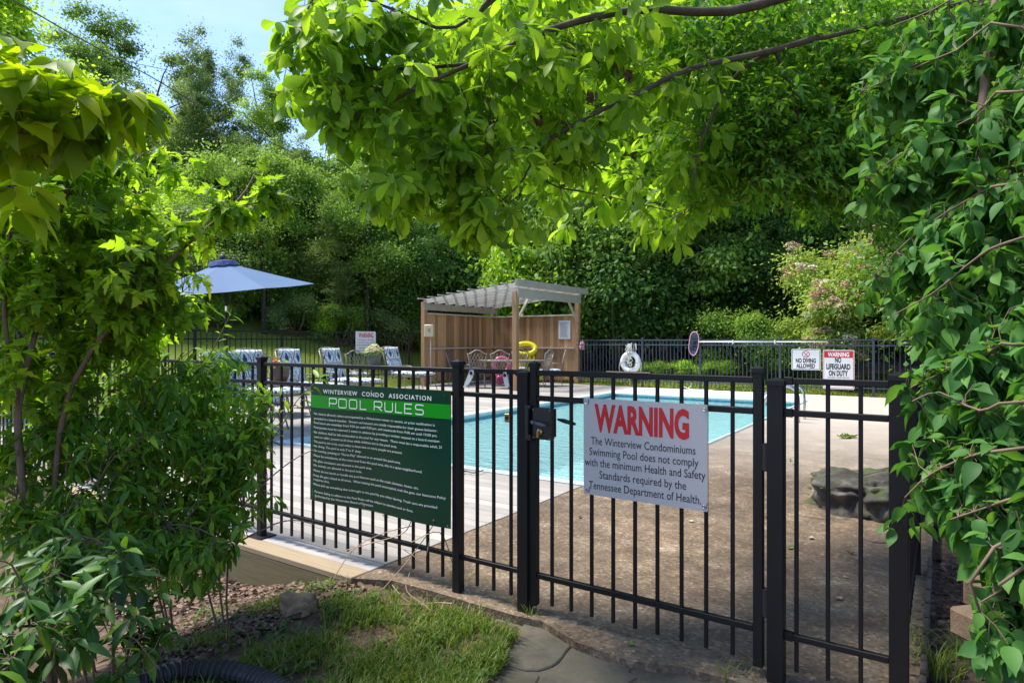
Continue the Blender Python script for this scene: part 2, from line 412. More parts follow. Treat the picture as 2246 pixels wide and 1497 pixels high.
# ---------------------------------------------------------------- deck
def struct(name, label, loc=(0,0,0), rz=0.0):
    o = bpy.data.objects.new(name, None); COL.objects.link(o); o.location = loc; o.rotation_euler = (0,0,rz)
    o.empty_display_size = .2; return setp(o, label, None, None, 'structure')
O0 = F(0, 0, 0)
deck = struct('deck', 'pale weathered board deck beside the pool', O0, TH)
board_cache = {}
def board(L, name='plank'):
    k = round(L, 3)
    if k not in board_cache:
        board_cache[k] = MB().box((0,0,0), (L/2, 0.0685, 0.014)).mesh('plank', M['deck'], bevel=0.003)
    return board_cache[k]
BW = 0.1435; row = 0; t = -0.055; rb = random.Random(4)
while t < 25.5:
    s1 = 1.195 if t < PT0-0.2 else PS0-0.33
    if t > 16.9: s1 = -6.9
    cuts = [s1]
    seg = 3.66 if t < PT0-0.3 else 99
    if seg < 50:
        x = s1 - (1.8 if row % 2 else 3.4) - rb.random()*0.2
        while x > -10.2: cuts.append(x); x -= 3.66
    else: cuts.append(-6.95 - (row % 2)*0.5)
    cuts.append(-10.22)
    for a, b in zip(cuts[:-1], cuts[1:]):
        L = round(a - b - 0.004, 3)
        link('plank', board(L), deck, loc=((a+b)/2, t+BW/2, -0.014 + rb.uniform(-.0012, .0012)), rot=(rb.uniform(-.006,.006), 0, 0))
    t += BW; row += 1
MB().box((-4.5, 12.5, -0.055), (5.68, 12.5, 0.004)).build('deck_shadow_board', M['rubber'], None) if False else None
# edge board and fascia of the deck, facing the camera
MB().box((-4.52, -0.135, -0.016), (5.72, 0.072, 0.019)).build('edge_board', M['decktrim'], deck, bevel=0.004)
MB().box((-4.52, -0.190, -0.165), (5.715, 0.016, 0.128)).build('fascia_board', M['fascia'], deck, bevel=0.003)
MB().box((-4.52, -0.183, -0.36), (5.715, 0.016, 0.065)).build('lower_fascia_board', M['fascia'], deck)
MB().box((1.19, 1.3, -0.07), (0.012, 1.25, 0.035)).build('edge_joist', M['fascia'], deck)

# ---------------------------------------------------------------- concrete apron and pool
apron = struct('pavement', 'brown exposed aggregate concrete around the pool', O0, TH)
def slab(name, poly, z, mat, parent, th=0.12):
    return MB().prism(poly, z-th, z).build(name, mat, parent)
cg = 0.006
def wq(px, py):
    Y = H*FPX/(py-748.5); return inv((px-1123)/FPX*Y, Y)
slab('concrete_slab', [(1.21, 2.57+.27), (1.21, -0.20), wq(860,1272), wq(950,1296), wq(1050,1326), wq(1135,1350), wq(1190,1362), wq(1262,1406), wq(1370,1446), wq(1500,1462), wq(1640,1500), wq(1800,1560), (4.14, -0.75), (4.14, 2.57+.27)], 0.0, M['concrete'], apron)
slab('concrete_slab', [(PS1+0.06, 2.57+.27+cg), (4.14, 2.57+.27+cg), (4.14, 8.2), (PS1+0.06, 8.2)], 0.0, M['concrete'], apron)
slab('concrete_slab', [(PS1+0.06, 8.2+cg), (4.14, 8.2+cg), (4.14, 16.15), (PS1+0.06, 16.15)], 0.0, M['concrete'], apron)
slab('concrete_slab', [(PS0-0.33, PT1+0.33), (PS1+0.06-cg, PT1+0.33), (PS1+0.06-cg, 16.15), (PS0-0.33, 16.15)], 0.0, M['paleconc'], apron)
slab('concrete_slab', [(-6.9, 16.15), (PS0-0.33, 16.15-0.0), (PS0-0.33, 16.25), (-6.9, 16.9)], -0.02, M['paleconc'], apron)

def liner_mat():
    m, N, L, B = newmat('pool_liner'); c = N.new('ShaderNodeTexCoord').outputs['Object']
    X, Y, Z = sep(N, L, c)
    w = math_(N, L, 'ABSOLUTE', math_(N, L, 'SINE', math_(N, L, 'MULTIPLY', math_(N, L, 'ADD', X, Y), 11.0)))
    edge = math_(N, L, 'SUBTRACT', -0.155, math_(N, L, 'MULTIPLY', w, 0.06))
    band = math_(N, L, 'GREATER_THAN', Z, edge)
    pat = noise(N, L, c, 38, 3, 0.6)
    r = ramp(N, [(0.45, (0.035, 0.19, 0.30)), (0.55, (0.11, 0.36, 0.46))]); L.new(pat, r.inputs[0])
    base = mixc(N, L, noise(N, L, c, 3, 3), (0.58, 0.86, 0.86), (0.70, 0.92, 0.91))
    L.new(mixc(N, L, band, base, r.outputs[0]), B.inputs['Base Color']); B.inputs['Roughness'].default_value = 0.35
    return m
def water_mat():
    m, N, L, B = newmat('pool_water'); N.remove(B)
    c = N.new('ShaderNodeTexCoord').outputs['Object']
    n = noise(N, L, c, 3.2, 4, 0.55, (1.0, 2.2, 1)); n2 = noise(N, L, c, 13, 3, 0.5, (1, 2, 1))
    h = math_(N, L, 'ADD', n, math_(N, L, 'MULTIPLY', n2, 0.25))
    bp = N.new('ShaderNodeBump'); bp.inputs['Strength'].default_value = 0.9; bp.inputs['Distance'].default_value = 0.08; L.new(h, bp.inputs['Height'])
    T = N.new('ShaderNodeBsdfTransparent'); T.inputs[0].default_value = (0.80, 0.95, 0.95, 1)
    D = N.new('ShaderNodeBsdfDiffuse'); D.inputs[0].default_value = (0.36, 0.62, 0.61, 1); L.new(bp.outputs[0], D.inputs['Normal'])
    G = N.new('ShaderNodeBsdfGlossy'); G.inputs['Roughness'].default_value = 0.06; L.new(bp.outputs[0], G.inputs['Normal'])
    a = N.new('ShaderNodeMixShader'); a.inputs[0].default_value = 0.45; L.new(T.outputs[0], a.inputs[1]); L.new(D.outputs[0], a.inputs[2])
    fr = N.new('ShaderNodeFresnel'); fr.inputs['IOR'].default_value = 1.33; L.new(bp.outputs[0], fr.inputs['Normal'])
    b = N.new('ShaderNodeMixShader'); L.new(fr.outputs[0], b.inputs[0]); L.new(a.outputs[0], b.inputs[1]); L.new(G.outputs[0], b.inputs[2])
    L.new(b.outputs[0], N['Material Output'].inputs['Surface'])
    return m
M['liner'] = liner_mat(); M['water'] = water_mat()
def coping_mat():
    m, N, L, B = newmat('pale_blue_coping'); c = N.new('ShaderNodeTexCoord').outputs['Object']
    r = ramp(N, [(0.35, (0.36, 0.50, 0.51)), (0.7, (0.50, 0.60, 0.60))]); L.new(noise(N, L, c, 3, 5, 0.6), r.inputs[0])
    L.new(r.outputs[0], B.inputs['Base Color']); B.inputs['Roughness'].default_value = 0.5; return m
M['coping'] = coping_mat()
pool = struct('swimming_pool', 'rectangular turquoise pool with patterned waterline band', O0, TH)
b = MB(); zb = -1.35
for (x0, y0, x1, y1) in ((PS0, PT0, PS1, PT0), (PS1, PT0, PS1, PT1), (PS1, PT1, PS0, PT1), (PS0, PT1, PS0, PT0)):
    b.quad((x0, y0, 0.0), (x1, y1, 0.0), (x1, y1, zb), (x0, y0, zb))
b.quad((PS0, PT0, zb), (PS1, PT0, zb), (PS1, PT1, zb), (PS0, PT1, zb))
b.build('basin', M['liner'], pool)
# rounded coping profile swept round the rectangle
cp = MB(); cw = 0.325
prof = [(cw-0.33+0.0, -0.06), (-0.028, -0.035), (-0.03, -0.008), (-0.012, 0.018), (0.06, 0.026), (0.24, 0.022), (0.322, 0.002), (0.322, -0.10)]
ring = []
for (o, z) in prof:
    q = o if o < 0 else o*0.18; ring.append([(PS0-o, PT0-q, z), (PS1+q, PT0-q, z), (PS1+q, PT1+o, z), (PS0-o, PT1+o, z)])
bb = len(cp.v)
for rr_ in ring: cp.v += rr_
for i in range(len(ring)-1):
    for k in range(4):
        cp.f.append((bb+i*4+k, bb+i*4+(k+1) % 4, bb+(i+1)*4+(k+1) % 4, bb+(i+1)*4+k))
cp.build('coping', M['coping'], pool)
WZ = -0.115
wt = MB(); wt.quad((PS0+.002, PT0+.002, 0), (PS1-.002, PT0+.002, 0), (PS1-.002, PT1-.002, 0), (PS0+.002, PT1-.002, 0))
setp(wt.build('water', M['water'], None, loc=F(0, 0, WZ), rot=(0, 0, TH)), 'turquoise swimming pool water', None, None, 'structure')
# flagstone path below the gate
path = struct('path', 'irregular flagstone path leading to the gate', O0, TH)
def wp(px, py, z=-0.03):                        # ground point seen at that pixel, in the deck frame
    Y = (H - z)*FPX/(py-748.5); s_, t_ = inv((px-1123)/FPX*Y, Y); return (s_, t_)
stones = [
 [wp(1170,1352), wp(1215,1372), wp(1252,1408), wp(1222,1448), wp(1190,1462), wp(1150,1466), wp(1105,1452), wp(1128,1400), wp(1148,1362)],
 [wp(1258,1410), wp(1310,1432), wp(1372,1450), wp(1395,1480), wp(1350,1530), wp(1240,1590), wp(1120,1600), wp(1190,1480), wp(1228,1455)],
 [wp(1100,1456), wp(1150,1470), wp(1184,1474), wp(1112,1600), wp(1040,1660), wp(1000,1640), wp(1070,1520)],
 [wp(1380,1454), wp(1440,1462), wp(1500,1468), wp(1530,1492), wp(1480,1560), wp(1410,1600), wp(1360,1560), wp(1402,1482)],
 [wp(1506,1470), wp(1570,1486), wp(1640,1540), wp(1600,1640), wp(1500,1660), wp(1430,1620), wp(1490,1564), wp(1538,1494)],
 [wp(1240,1600), wp(1350,1545), wp(1405,1610), wp(1420,1720), wp(1250,1800), wp(1100,1780), wp(1110,1615)],
]
rs = random.Random(3)
for poly in stones:
    cxx = sum(p[0] for p in poly)/len(poly); cyy = sum(p[1] for p in poly)/len(poly)
    pts = []
    n = len(poly)
    for i in range(n):
        a, c_ = poly[i], poly[(i+1) % n]
        for k in range(3):
            f = k/3; pts.append((a[0]+(c_[0]-a[0])*f + rs.uniform(-.012,.012), a[1]+(c_[1]-a[1])*f + rs.uniform(-.012,.012)))
    mb = MB(); mb.prism(pts, -0.12, -0.036+rs.uniform(-.006,.004), 0.0); z1 = mb.v[-1][2]
    mb.f.pop(-1-len(pts)) if False else None
    me = mb.mesh('flagstone', M['flag'], bevel=0.006)
    link('flagstone', me, path)
path2 = MB().prism([wp(1090,1350,-.05), wp(1230,1352,-.05), wp(1500,1450,-.05), wp(1700,1500,-.05), wp(1750,1700,-.05), wp(1200,1850,-.05), wp(950,1750,-.05), wp(1060,1470,-.05)], -0.2, -0.046).build('bedding', M['flag'], path)
# ---------------------------------------------------------------- fences
def meshes_post(w, h, mat, cap=True):
    m = MB().box((0, 0, h/2), (w/2, w/2, h/2)).mesh('post', mat, bevel=0.0025)
    c = MB(); c.box((0, 0, 0.010), (w/2+0.005, w/2+0.005, 0.010)); q = w/2+0.0048
    bb = len(c.v); c.v += [(-q,-q,.02), (q,-q,.02), (q,q,.02), (-q,q,.02), (0,0,.034)]
    c.f += [(bb, bb+1, bb+4), (bb+1, bb+2, bb+4), (bb+2, bb+3, bb+4), (bb+3, bb, bb+4)]
    return m, c.mesh('post_cap', mat)
def add_post(parent, x, pm, cm, h, z=0, plate=None):
    p = link('post', pm, parent, loc=(x, 0, z)); link('post_cap', cm, p, loc=(0, 0, h-0.001))
    if plate: link('base_plate', plate, p)
    return p
def rail_mesh(L, mat, s=0.0255): return MB().box((0, 0, 0), (L/2, s/2, s/2)).mesh('rail', mat, bevel=0.002)
def picket_mesh(z0, z1, mat, w=0.016): return MB().box((0, 0, (z0+z1)/2), (w/2, w/2, (z1-z0)/2)).mesh('picket', mat, bevel=0.0012)
RZ = (1.283, 1.148, 0.206)
post_n, cap_n = meshes_post(0.052, 1.315, M['black'])
plate_n = MB().box((0, 0, 0.005), (0.075, 0.075, 0.005)).mesh('base_plate', M['black'], bevel=0.002)
pick_n = picket_mesh(0.062, RZ[0]-0.012, M['black'])
pick_n2 = pick_n
def panel(parent, a, b, picks, mat, pm, rz=RZ, pw=0.026, rails=3, z=0.0):
    for zz in rz: link('rail', rail_mesh(b-a-2*pw, mat), parent, loc=((a+b)/2, 0, zz+z))
    for x in picks: link('picket', pm, parent, loc=(x, 0, z))
f1 = thing('metal_fence', 'black metal fence carrying the green rules banner, left of the gate', 'fence', O0, TH)
sA, sB, sC = 0.0, s_on(1005), s_on(1152)
xs_ = [-5.49-0.0, -3.66, -1.83, 0.0]
posts1 = [-9.9, -9.15, -7.32, -5.49, -3.66, -1.83, 0.0, sB]
for i, x in enumerate(posts1): add_post(f1, x, post_n, cap_n, 1.315, plate=plate_n if x < 1.2 else None)
for a, b in zip(posts1[:-1], posts1[1:]):
    n = max(1, int(round((b-a)/0.1144)) - 1)
    panel(f1, a, b, [a + (b-a)*(k+1)/(n+1) for k in range(n)], M['black'], pick_n)
panel(f1, sB, sC, [s_on(1047), s_on(1083), s_on(1121)], M['black'], pick_n)
gp, gc = meshes_post(0.066, 1.325, M['black'])
add_post(f1, sC, gp, gc, 1.325, z=-0.06)
f1.children[-1].scale = (1, 1, 1.0)
# gate
sG0, sG1 = s_on(1172.5), s_on(1664)
gate = thing('gate', 'black metal gate with the large white warning sign and lever lock', 'gate', O0, TH)
gs = MB().box((0, 0, 0.68), (0.020, 0.020, 0.635)).mesh('stile', M['black'], bevel=0.002)
gcap = meshes_post(0.040, 1, M['black'])[1]
for x in (sG0, sG1):
    st = link('stile', gs, gate, loc=(x, 0, 0)); link('stile_cap', gcap, st, loc=(0, 0, 1.314))
for zz in RZ: link('rail', rail_mesh(sG1-sG0-0.042, M['black'], 0.028), gate, loc=((sG0+sG1)/2, 0, zz))
for px in (1211, 1253, 1298, 1345, 1393, 1442, 1495, 1549, 1607): link('picket', pick_n, gate, loc=(s_on(px), 0, 0))
top = MB().box((0, 0, 0), (0.115, 0.0145, 0.003)).build('rail_cover', M['steel'], gate, loc=(s_on(1380), 0, 1.301))
# hinges
for z in (0.955, 0.33):
    h = MB().box((0, 0.0, 0), (0.010, 0.018, 0.055)); h.tube([(0.004, -0.02, -0.06), (0.004, -0.02, 0.06)], 0.009, 8)
    h.build('hinge', M['rubber'], gate, loc=(sG1+0.030, -0.004, z), bevel=0)
# lock box with lever handles
lk = MB().box((0, 0, 0), (0.058, 0.020, 0.082)).build('lock_box', M['rubber'], gate, loc=(s_on(1193, -.03), -0.034, 1.02), bevel=0.006)
lv = MB(); pts = [(-0.03, -0.035, 0.012), (-0.045, -0.05, 0.012), (-0.03, -0.062, 0.010), (0.02, -0.066, 0.004), (0.052, -0.066, -0.002)]
lv.tube(pts, [0.006, 0.008, 0.009, 0.011, 0.006], 8)
for k in range(9): lv.tube([(-0.02+k*0.008, -0.065, 0.0095-k*0.001), (-0.018+k*0.008, -0.065, 0.0095-k*0.001)], 0.0125-0.0004*k, 8)
lv.build('lever_handle', plain('grey_grip', (0.10, 0.10, 0.12), 0.3), lk, smooth=True)
l2 = MB(); l2.tube([(0.05, 0.06, 0.02), (0.09, 0.062, 0.014), (0.13, 0.062, 0.006), (0.155, 0.062, 0.002)], [0.006, 0.012, 0.011, 0.007], 8)
l2.build('inner_handle', M['rubber'], lk, smooth=True)
MB().lathe([(0.0,0.0),(0.017,0.0),(0.017,0.012),(0.008,0.018),(0.0,0.018)], 14).build('lock_cylinder', M['brass'], lk, loc=(-0.006, -0.020, -0.040), rot=(R(90), 0, 0))
MB().box((0,0,0),(0.006,0.004,0.016)).build('key_tab', M['brass'], lk, loc=(-0.008, -0.044, -0.052))
for sx in (-.05, .05):
    for sz in (-.073, .073): MB().lathe([(0,0),(.0045,0),(.0035,.003),(0,.003)], 8).build('screw', M['brass'], lk, loc=(sx, -.0203, sz), rot=(R(90),0,0))
lp = MB(); lp.box((0,0,0), (0.010, 0.012, 0.092)); lp.box((0.010,0,-0.078), (0.014, 0.010, 0.016)); lp.box((0.008,0,0.083), (0.012, 0.010, 0.010))
lp.build('strike_plate', plain('dark_green_metal', (0.018, 0.028, 0.028), 0.4), gate, loc=(s_on(1158, -.04), -0.045, 1.02), bevel=0.003)
# far backplate of the lock behind the pickets
MB().box((0,0,0), (0.012, 0.006, 0.075)).build('guard_plate', M['rubber'], gate, loc=(s_on(1215, .03), 0.03, 1.02), bevel=.002)
# right hand panel
f2 = thing('metal_fence', 'narrow black metal fence panel between the gate hinges and the shrub', 'fence', O0, TH)
sE, sF_ = s_on(1703), s_on(1972)
p = add_post(f2, sE, gp, gc, 1.325, z=-0.06); p = add_post(f2, sF_, *meshes_post(0.066, 1.36, M['black']), 1.36, z=-0.06)
panel(f2, sE, sF_, [s_on(1747), s_on(1816), s_on(1888)], M['black'], pick_n, pw=0.034)
for zz in RZ:
    MB().box((0,0,0),(0.017,0.0165,0.017)).build('rail_bracket', M['black'], f2, loc=(sE+0.050, 0, zz), bevel=.002)
# fence running back on the right
f3 = thing('metal_fence', 'black metal fence running back along the leafy right side of the yard', 'fence', F(sF_, 0), TH + math.pi/2)
ps = [i*1.83 for i in range(1, 9)] + [16.2]
for x in ps: add_post(f3, x, post_n, cap_n, 1.315)
pr = [0.03] + ps
for a, b in zip(pr[:-1], pr[1:]):
    n = max(1, int(round((b-a)/0.1144)) - 1)
    panel(f3, a, b, [a + (b-a)*(k+1)/(n+1) for k in range(n)], M['black'], pick_n)
for k in range(9):
    MB().box((0,0,0),(0.10,0.012,0.045)).build('kick_board', M['flag'], f3, loc=(0.25+k*.225, -0.07, -0.02))
# far fence beyond the pool (blue grey)
FT = 16.2; HF = 1.53
f4 = thing('metal_fence', 'blue grey metal fence along the lawn at the far end of the pool', 'fence', F(0, FT), TH)
post_f, cap_f = meshes_post(0.062, HF, M['greyfence']); pick_f = picket_mesh(0.08, HF-0.05, M['greyfence'], 0.018)
plate_f = MB().box((0,0,.006),(.09,.09,.006)).mesh('base_plate', M['greyfence'])
fp = [-6.1, s_on(1409, FT), s_on(1536, FT), s_on(1711, FT), s_on(1916, FT), s_on(2047, FT)]
for x in fp[1:]: add_post(f4, x, post_f, cap_f, HF, plate=plate_f)
RF = (HF-0.04, HF-0.19, 0.22)
for a, b in zip(fp[:-1], fp[1:]):
    n = int(round((b-a)/0.1144)) - 1
    for zz in RF: link('rail', rail_mesh(b-a-0.062, M['greyfence'], 0.034), f4, loc=((a+b)/2, 0, zz))
    for k in range(n): link('picket', pick_f, f4, loc=(a + (b-a)*(k+1)/(n+1), 0, 0))
# left fence behind the loungers
SL = -10.37
f5 = thing('metal_fence', 'dark metal fence behind the loungers, ending at the wooden shelter', 'fence', F(SL, 0, 0.20), TH + math.pi/2)
post_l, cap_l = meshes_post(0.062, 1.56, M['black']); pick_l = picket_mesh(0.06, 1.50, M['black'], 0.018)
lt = [0.5, t_on(427, SL)-2.44, t_on(427, SL), t_on(618, SL), t_on(772, SL), t_on(897, SL), 12.9]
for x in lt[:-1]: add_post(f5, x, post_l, cap_l, 1.56)
for a, b in zip(lt[:-1], lt[1:]):
    n = int(round((b-a)/0.15)) - 1
    for zz in (1.51, 1.31, 0.22): link('rail', rail_mesh(b-a-0.062, M['black'], 0.034), f5, loc=((a+b)/2, 0, zz))
    for k in range(n): link('picket', pick_l, f5, loc=(a + (b-a)*(k+1)/(n+1), 0, 0))

# ---------------------------------------------------------------- lettering
def text_tris(txt, bold=0.0, spacing=1.0, res=3):
    c = bpy.data.curves.new('t', 'FONT'); c.body = txt; c.size = 1.0; c.offset = bold; c.space_character = spacing; c.resolution_u = res
    c.fill_mode = 'FRONT'
    o = bpy.data.objects.new('t', c); COL.objects.link(o)
    dg = bpy.context.evaluated_depsgraph_get(); me = bpy.data.meshes.new_from_object(o.evaluated_get(dg))
    V = [v.co.copy() for v in me.vertices]; Fc = [tuple(p.vertices) for p in me.polygons]
    bpy.data.objects.remove(o); bpy.data.curves.remove(c); bpy.data.meshes.remove(me)
    return V, Fc
def place_text(mb, txt, x0, x1, ybase, ycap, fn, bold=0.0, spacing=1.0, capref=0.72, res=3):
    V, Fc = text_tris(txt, bold, spacing, res)
    a = min(v.x for v in V); b = max(v.x for v in V)
    base = len(mb.v)
    for v in V:
        u = x0 + (v.x-a)/(b-a)*(x1-x0); w = ybase + v.y/capref*(ycap-ybase)
        mb.v.append(tuple(fn(u, w)))
    mb.f += [tuple(base+i for i in f) for f in Fc]
def ribbon(mb, pts, w, fn, closed=False):
    n = len(pts); out = []
    for i in range(n):
        p = Vector(pts[i]); a = Vector(pts[i-1]) if (i > 0 or closed) else p; c = Vector(pts[(i+1) % n]) if (i < n-1 or closed) else p
        d1 = (p-a).normalized() if (p-a).length > 1e-9 else (c-p).normalized(); d2 = (c-p).normalized() if (c-p).length > 1e-9 else d1
        m_ = (d1+d2).normalized(); nrm = Vector((-m_.y, m_.x)); k = 1/max(0.4, nrm.dot(Vector((-d1.y, d1.x))))
        out.append((p+nrm*w/2*k, p-nrm*w/2*k))
    base = len(mb.v)
    for l, r in out: mb.v += [tuple(fn(*l)), tuple(fn(*r))]
    for i in range(n if closed else n-1):
        j = (i+1) % n; mb.f.append((base+2*i, base+2*i+1, base+2*j+1, base+2*j))
# ---- pool rules banner (coordinates in its own plane: u right, w up)
TS = -0.034
bs0, bs1, bz0, bz1 = s_on(683, TS), s_on(990, TS), 0.369, 1.163
BWd, BHt = bs1-bs0, bz1-bz0
def bn(u, w, off=0.0):
    # corrugated plastic banner: bows forward at the bottom corner, small ripples
    fu, fw = u/BWd, w/BHt
    y = TS - 0.004 - 0.006*math.sin(fu*9.0+1.0)*(1-fw)*1.2 - 0.022*max(0, fu-0.8)*5*max(0, 0.5-fw)*0.6 - off
    dz = -0.004*math.sin(fu*math.pi*3) * (1-fw)
    return (bs0+u, y, bz0+w+dz)
ban = thing('banner_sign', 'green pool rules banner with bright green title band on the black fence', 'sign', O0, TH)
def banner_sheet(u0, u1, w0, w1, mat, name, parent, off, th=0.003, nx=36, ny=20):
    mb = MB()
    for j in range(ny+1):
        for i in range(nx+1):
            mb.v.append(bn(u0+(u1-u0)*i/nx, w0+(w1-w0)*j/ny, off))
    for j in range(ny):
        for i in range(nx):
            a = j*(nx+1)+i; mb.f.append((a, a+1, a+nx+2, a+nx+1))
    if th:
        b0 = len(mb.v)
        for j in range(ny+1):
            for i in range(nx+1): mb.v.append(bn(u0+(u1-u0)*i/nx, w0+(w1-w0)*j/ny, off-th))
        for j in range(ny):
            for i in range(nx):
                a = b0+j*(nx+1)+i; mb.f.append((a+nx+1, a+nx+2, a+1, a))
        for i in range(nx):
            mb.f.append((i, b0+i, b0+i+1, i+1)); q = ny*(nx+1)+i; mb.f.append((q, q+1, b0+q+1, b0+q))
        for j in range(ny):
            a = j*(nx+1); mb.f.append((a, a+nx+1, b0+a+nx+1, b0+a)); q = a+nx; mb.f.append((q, b0+q, b0+q+nx+1, q+nx+1))
    return mb.build(name, mat, parent, smooth=False)
M['bgreen'] = plain('dark_green_banner', (0.001, 0.040, 0.021), 0.32, var=0.05)
M['brite'] = plain('bright_green_print', (0.0, 0.27, 0.005), 0.4, var=0.03)
banner_sheet(0, BWd, 0, BHt, M['bgreen'], 'sheet', ban, 0.0)
banner_sheet(0.0005, BWd-0.0005, BHt*(1-0.205), BHt*(1-0.099), M['brite'], 'title_band', ban, 0.0009, th=0, ny=3)
def bu(pz):                                    # zoomed crop column to u
    return s_on(680 + pz/4.5375, TS) - bs0
lt_ = MB(); bt = lambda u, w: bn(u, w, 0.0022)
place_text(lt_, 'WINTERVIEW  CONDO  ASSOCIATION', bu(137), bu(1213), BHt*(1-.079), BHt*(1-.0435), bt, bold=0.012, spacing=1.25)
# extended square lettering
def sq(kind, x, w, y0, y1):
    r = min(w, y1-y0)*0.22; c = lambda cx, cy, a0, a1: [(cx+r*math.cos(R(a0+(a1-a0)*k/4)), cy+r*math.sin(R(a0+(a1-a0)*k/4))) for k in range(5)]
    ym = (y0+y1)/2; X = x+w
    if kind == 'O': return [(c(x+r, y1-r, 180, 90)+c(X-r, y1-r, 90, 0)+c(X-r, y0+r, 0, -90)+c(x+r, y0+r, -90, -180), True)]
    if kind == 'P': return [([(x, y0), (x, y1)], False), ([(x, y1)]+c(X-r, y1-r, 90, 0)+c(X-r, ym-.1*(y1-y0)+r, 0, -90)+[(x, ym-.1*(y1-y0))], False)]
    if kind == 'R':
        yk = ym-.06*(y1-y0); return [([(x, y0), (x, y1)], False), ([(x, y1)]+c(X-r, y1-r, 90, 0)+c(X-r, yk+r*.8, 0, -90)+[(x, yk)], False), ([(x+w*.42, yk), (X, y0)], False)]
    if kind == 'U': return [([(x, y1)]+c(x+r, y0+r, 180, 270)+c(X-r, y0+r, 270, 360)+[(X, y1)], False)]
    if kind == 'L': return [([(x, y1), (x, y0), (X, y0)], False)]
    if kind == 'E': return [([(X, y1), (x, y1), (x, y0), (X, y0)], False), ([(x, ym), (X-.1*w, ym)], False)]
    if kind == 'S': return [(c(X-r*.9, y1-r, 30, 90)+c(x+r, y1-r, 90, 180)+c(x+r, ym+r, 180, 270)+c(X-r, ym-r, 90, 0)+c(X-r, y0+r, 0, -90)+c(x+r*.9, y0+r, -90, -150), False)]
spans = [('P', 200, 272), ('O', 292, 368), ('O', 398, 472), ('L', 505, 565), ('R', 645, 722), ('U', 752, 828), ('L', 860, 922), ('E', 950, 1022), ('S', 1058, 1136)]
for k, a, b_ in spans:
    for pts, cl in sq(k, bu(a), bu(b_)-bu(a), BHt*(1-.187), BHt*(1-.116)): ribbon(lt_, pts, 0.0066, bt, cl)
LN = [('No visitors allowed, unless accompanied by a Winterview owner or tenant, or prior notification is', 1248, 297, 1),
('provided to a board member.  Owners and tenants are totally responsible for their guests behavior.', 1275, 343, 0),
('Pool hours are weekdays from 9:30 am until 9:00 pm, and weekends from 9:00 am until 10:00 pm.', 1273, 385, 1),
('Pool parties must be reserved 2 weeks in advance by providing a written request to a board member.', 1302, 430, 1),
('No children shall be left unattended at the pool for any reason.  There must be a responsible adult, 21', 1318, 478, 1),
('years or older, present at all times while children are in the pool area.', 873, 522, 0),
('The pool is not to be used unless at least two or more people are present.', 927, 568, 1),
("No diving. The pool is only 3' to 6' deep.", 513, 612, 1),
('No running, jumping or "Horse Play" allowed in or around the pool area.', 912, 657, 1),
('Please be considerate of the noise level from the pool area, this is a quiet neighborhood.', 1127, 705, 1),
('No glass containers are allowed in the pool area.', 616, 755, 1),
('No animals are allowed in the pool area.', 519, 800, 1),
('Please do not touch or handle any pool fixtures such as the trash skimmer, hoses, etc.', 1092, 850, 1),
('Keep the gate closed at all times.  When leaving the pool unoccupied, lock the gate, our Insurance Policy', 1360, 898, 1),
('requires this.', 205, 938, 0),
('Please pick up everything that is brought to the pool by you when leaving. Trash cans are provided.', 1282, 985, 1),
('Persons failing to adhere to the Pool Rules will be subject to ejection and or fines.', 1042, 1055, 2),
('Authorized by the Winterview Board of Directors.', 630, 1095, 2)]
bl = MB()
for txt, xe, yl, bul in LN:
    v = (yl+6)/1143.0
    place_text(lt_, txt, bu(50 if bul != 2 else 62), bu(xe), BHt*(1-v), BHt*(1-v)+0.0155, bt, bold=0.0, res=2)
    if bul:
        u = bu(35 if bul == 1 else 42); w = BHt*(1-v)+0.008; hh = 0.006 if bul == 1 else 0.013
        bl.quad(bt(u-.002, w-hh), bt(u+.002, w-hh), bt(u+.002, w+hh), bt(u-.002, w+hh))
lt_.build('lettering', M['whiteink'], ban); bl.build('bullet_marks', M['brite'], ban)
g = MB()
for fu, fw in ((.035,.965), (.48,.965), (.965,.965), (.05,.03), (.42,.03), (.9,.045), (.985,.02)):
    x, y, z = bn(fu*BWd, fw*BHt, 0.003)
    mb = MB().lathe([(0.002,0),(0.0065,0),(0.0065,0.002),(0.002,0.002)], 10)
    link('grommet', mb.mesh('grommet', M['steel']), ban, loc=(x, y, z), rot=(R(90),0,0))
# ---- warning sign on the gate
ws0, ws1, wz0, wz1 = s_on(1281, TS), s_on(1553, TS), 0.687, 1.166
WW, WH = ws1-ws0, wz1-wz0
def corr():
    m, N, L, B = newmat('white_corrugated_plastic'); c = N.new('ShaderNodeTexCoord').outputs['Object']
    w = N.new('ShaderNodeTexWave'); w.inputs['Scale'].default_value = 62; w.bands_direction = 'X'; L.new(c, w.inputs['Vector'])
    L.new(mixc(N, L, w.outputs['Fac'], (0.46, 0.455, 0.44), (0.52, 0.51, 0.49)), B.inputs['Base Color']); B.inputs['Roughness'].default_value = 0.38
    bump(N, L, w.outputs['Fac'], B, 0.3, 0.001); return m
M['corr'] = corr()
wsn = thing('warning_sign', 'large white sign with red WARNING on the black gate', 'sign', O0, TH)
pp = MB(); pp.prism([(0.004,0),(WW-.004,0),(WW,.004),(WW,WH-.004),(WW-.004,WH),(.004,WH),(0,WH-.004),(0,.004)], 0, 0.004)
o = pp.build('panel', M['corr'], wsn, loc=(ws0, TS, wz0), rot=(R(90), 0, 0))
def wf(u, w): return (ws0+u, TS-0.0048, wz0+w)
def wu(pz): return s_on(1100 + pz/3.186, TS) - ws0
red = MB(); place_text(red, 'WARNING', wu(652), wu(1313), WH*(1-.325), WH*(1-.055), wf, bold=0.045, spacing=1.0)
red.build('red_heading', M['redink'], wsn)
tx = MB()
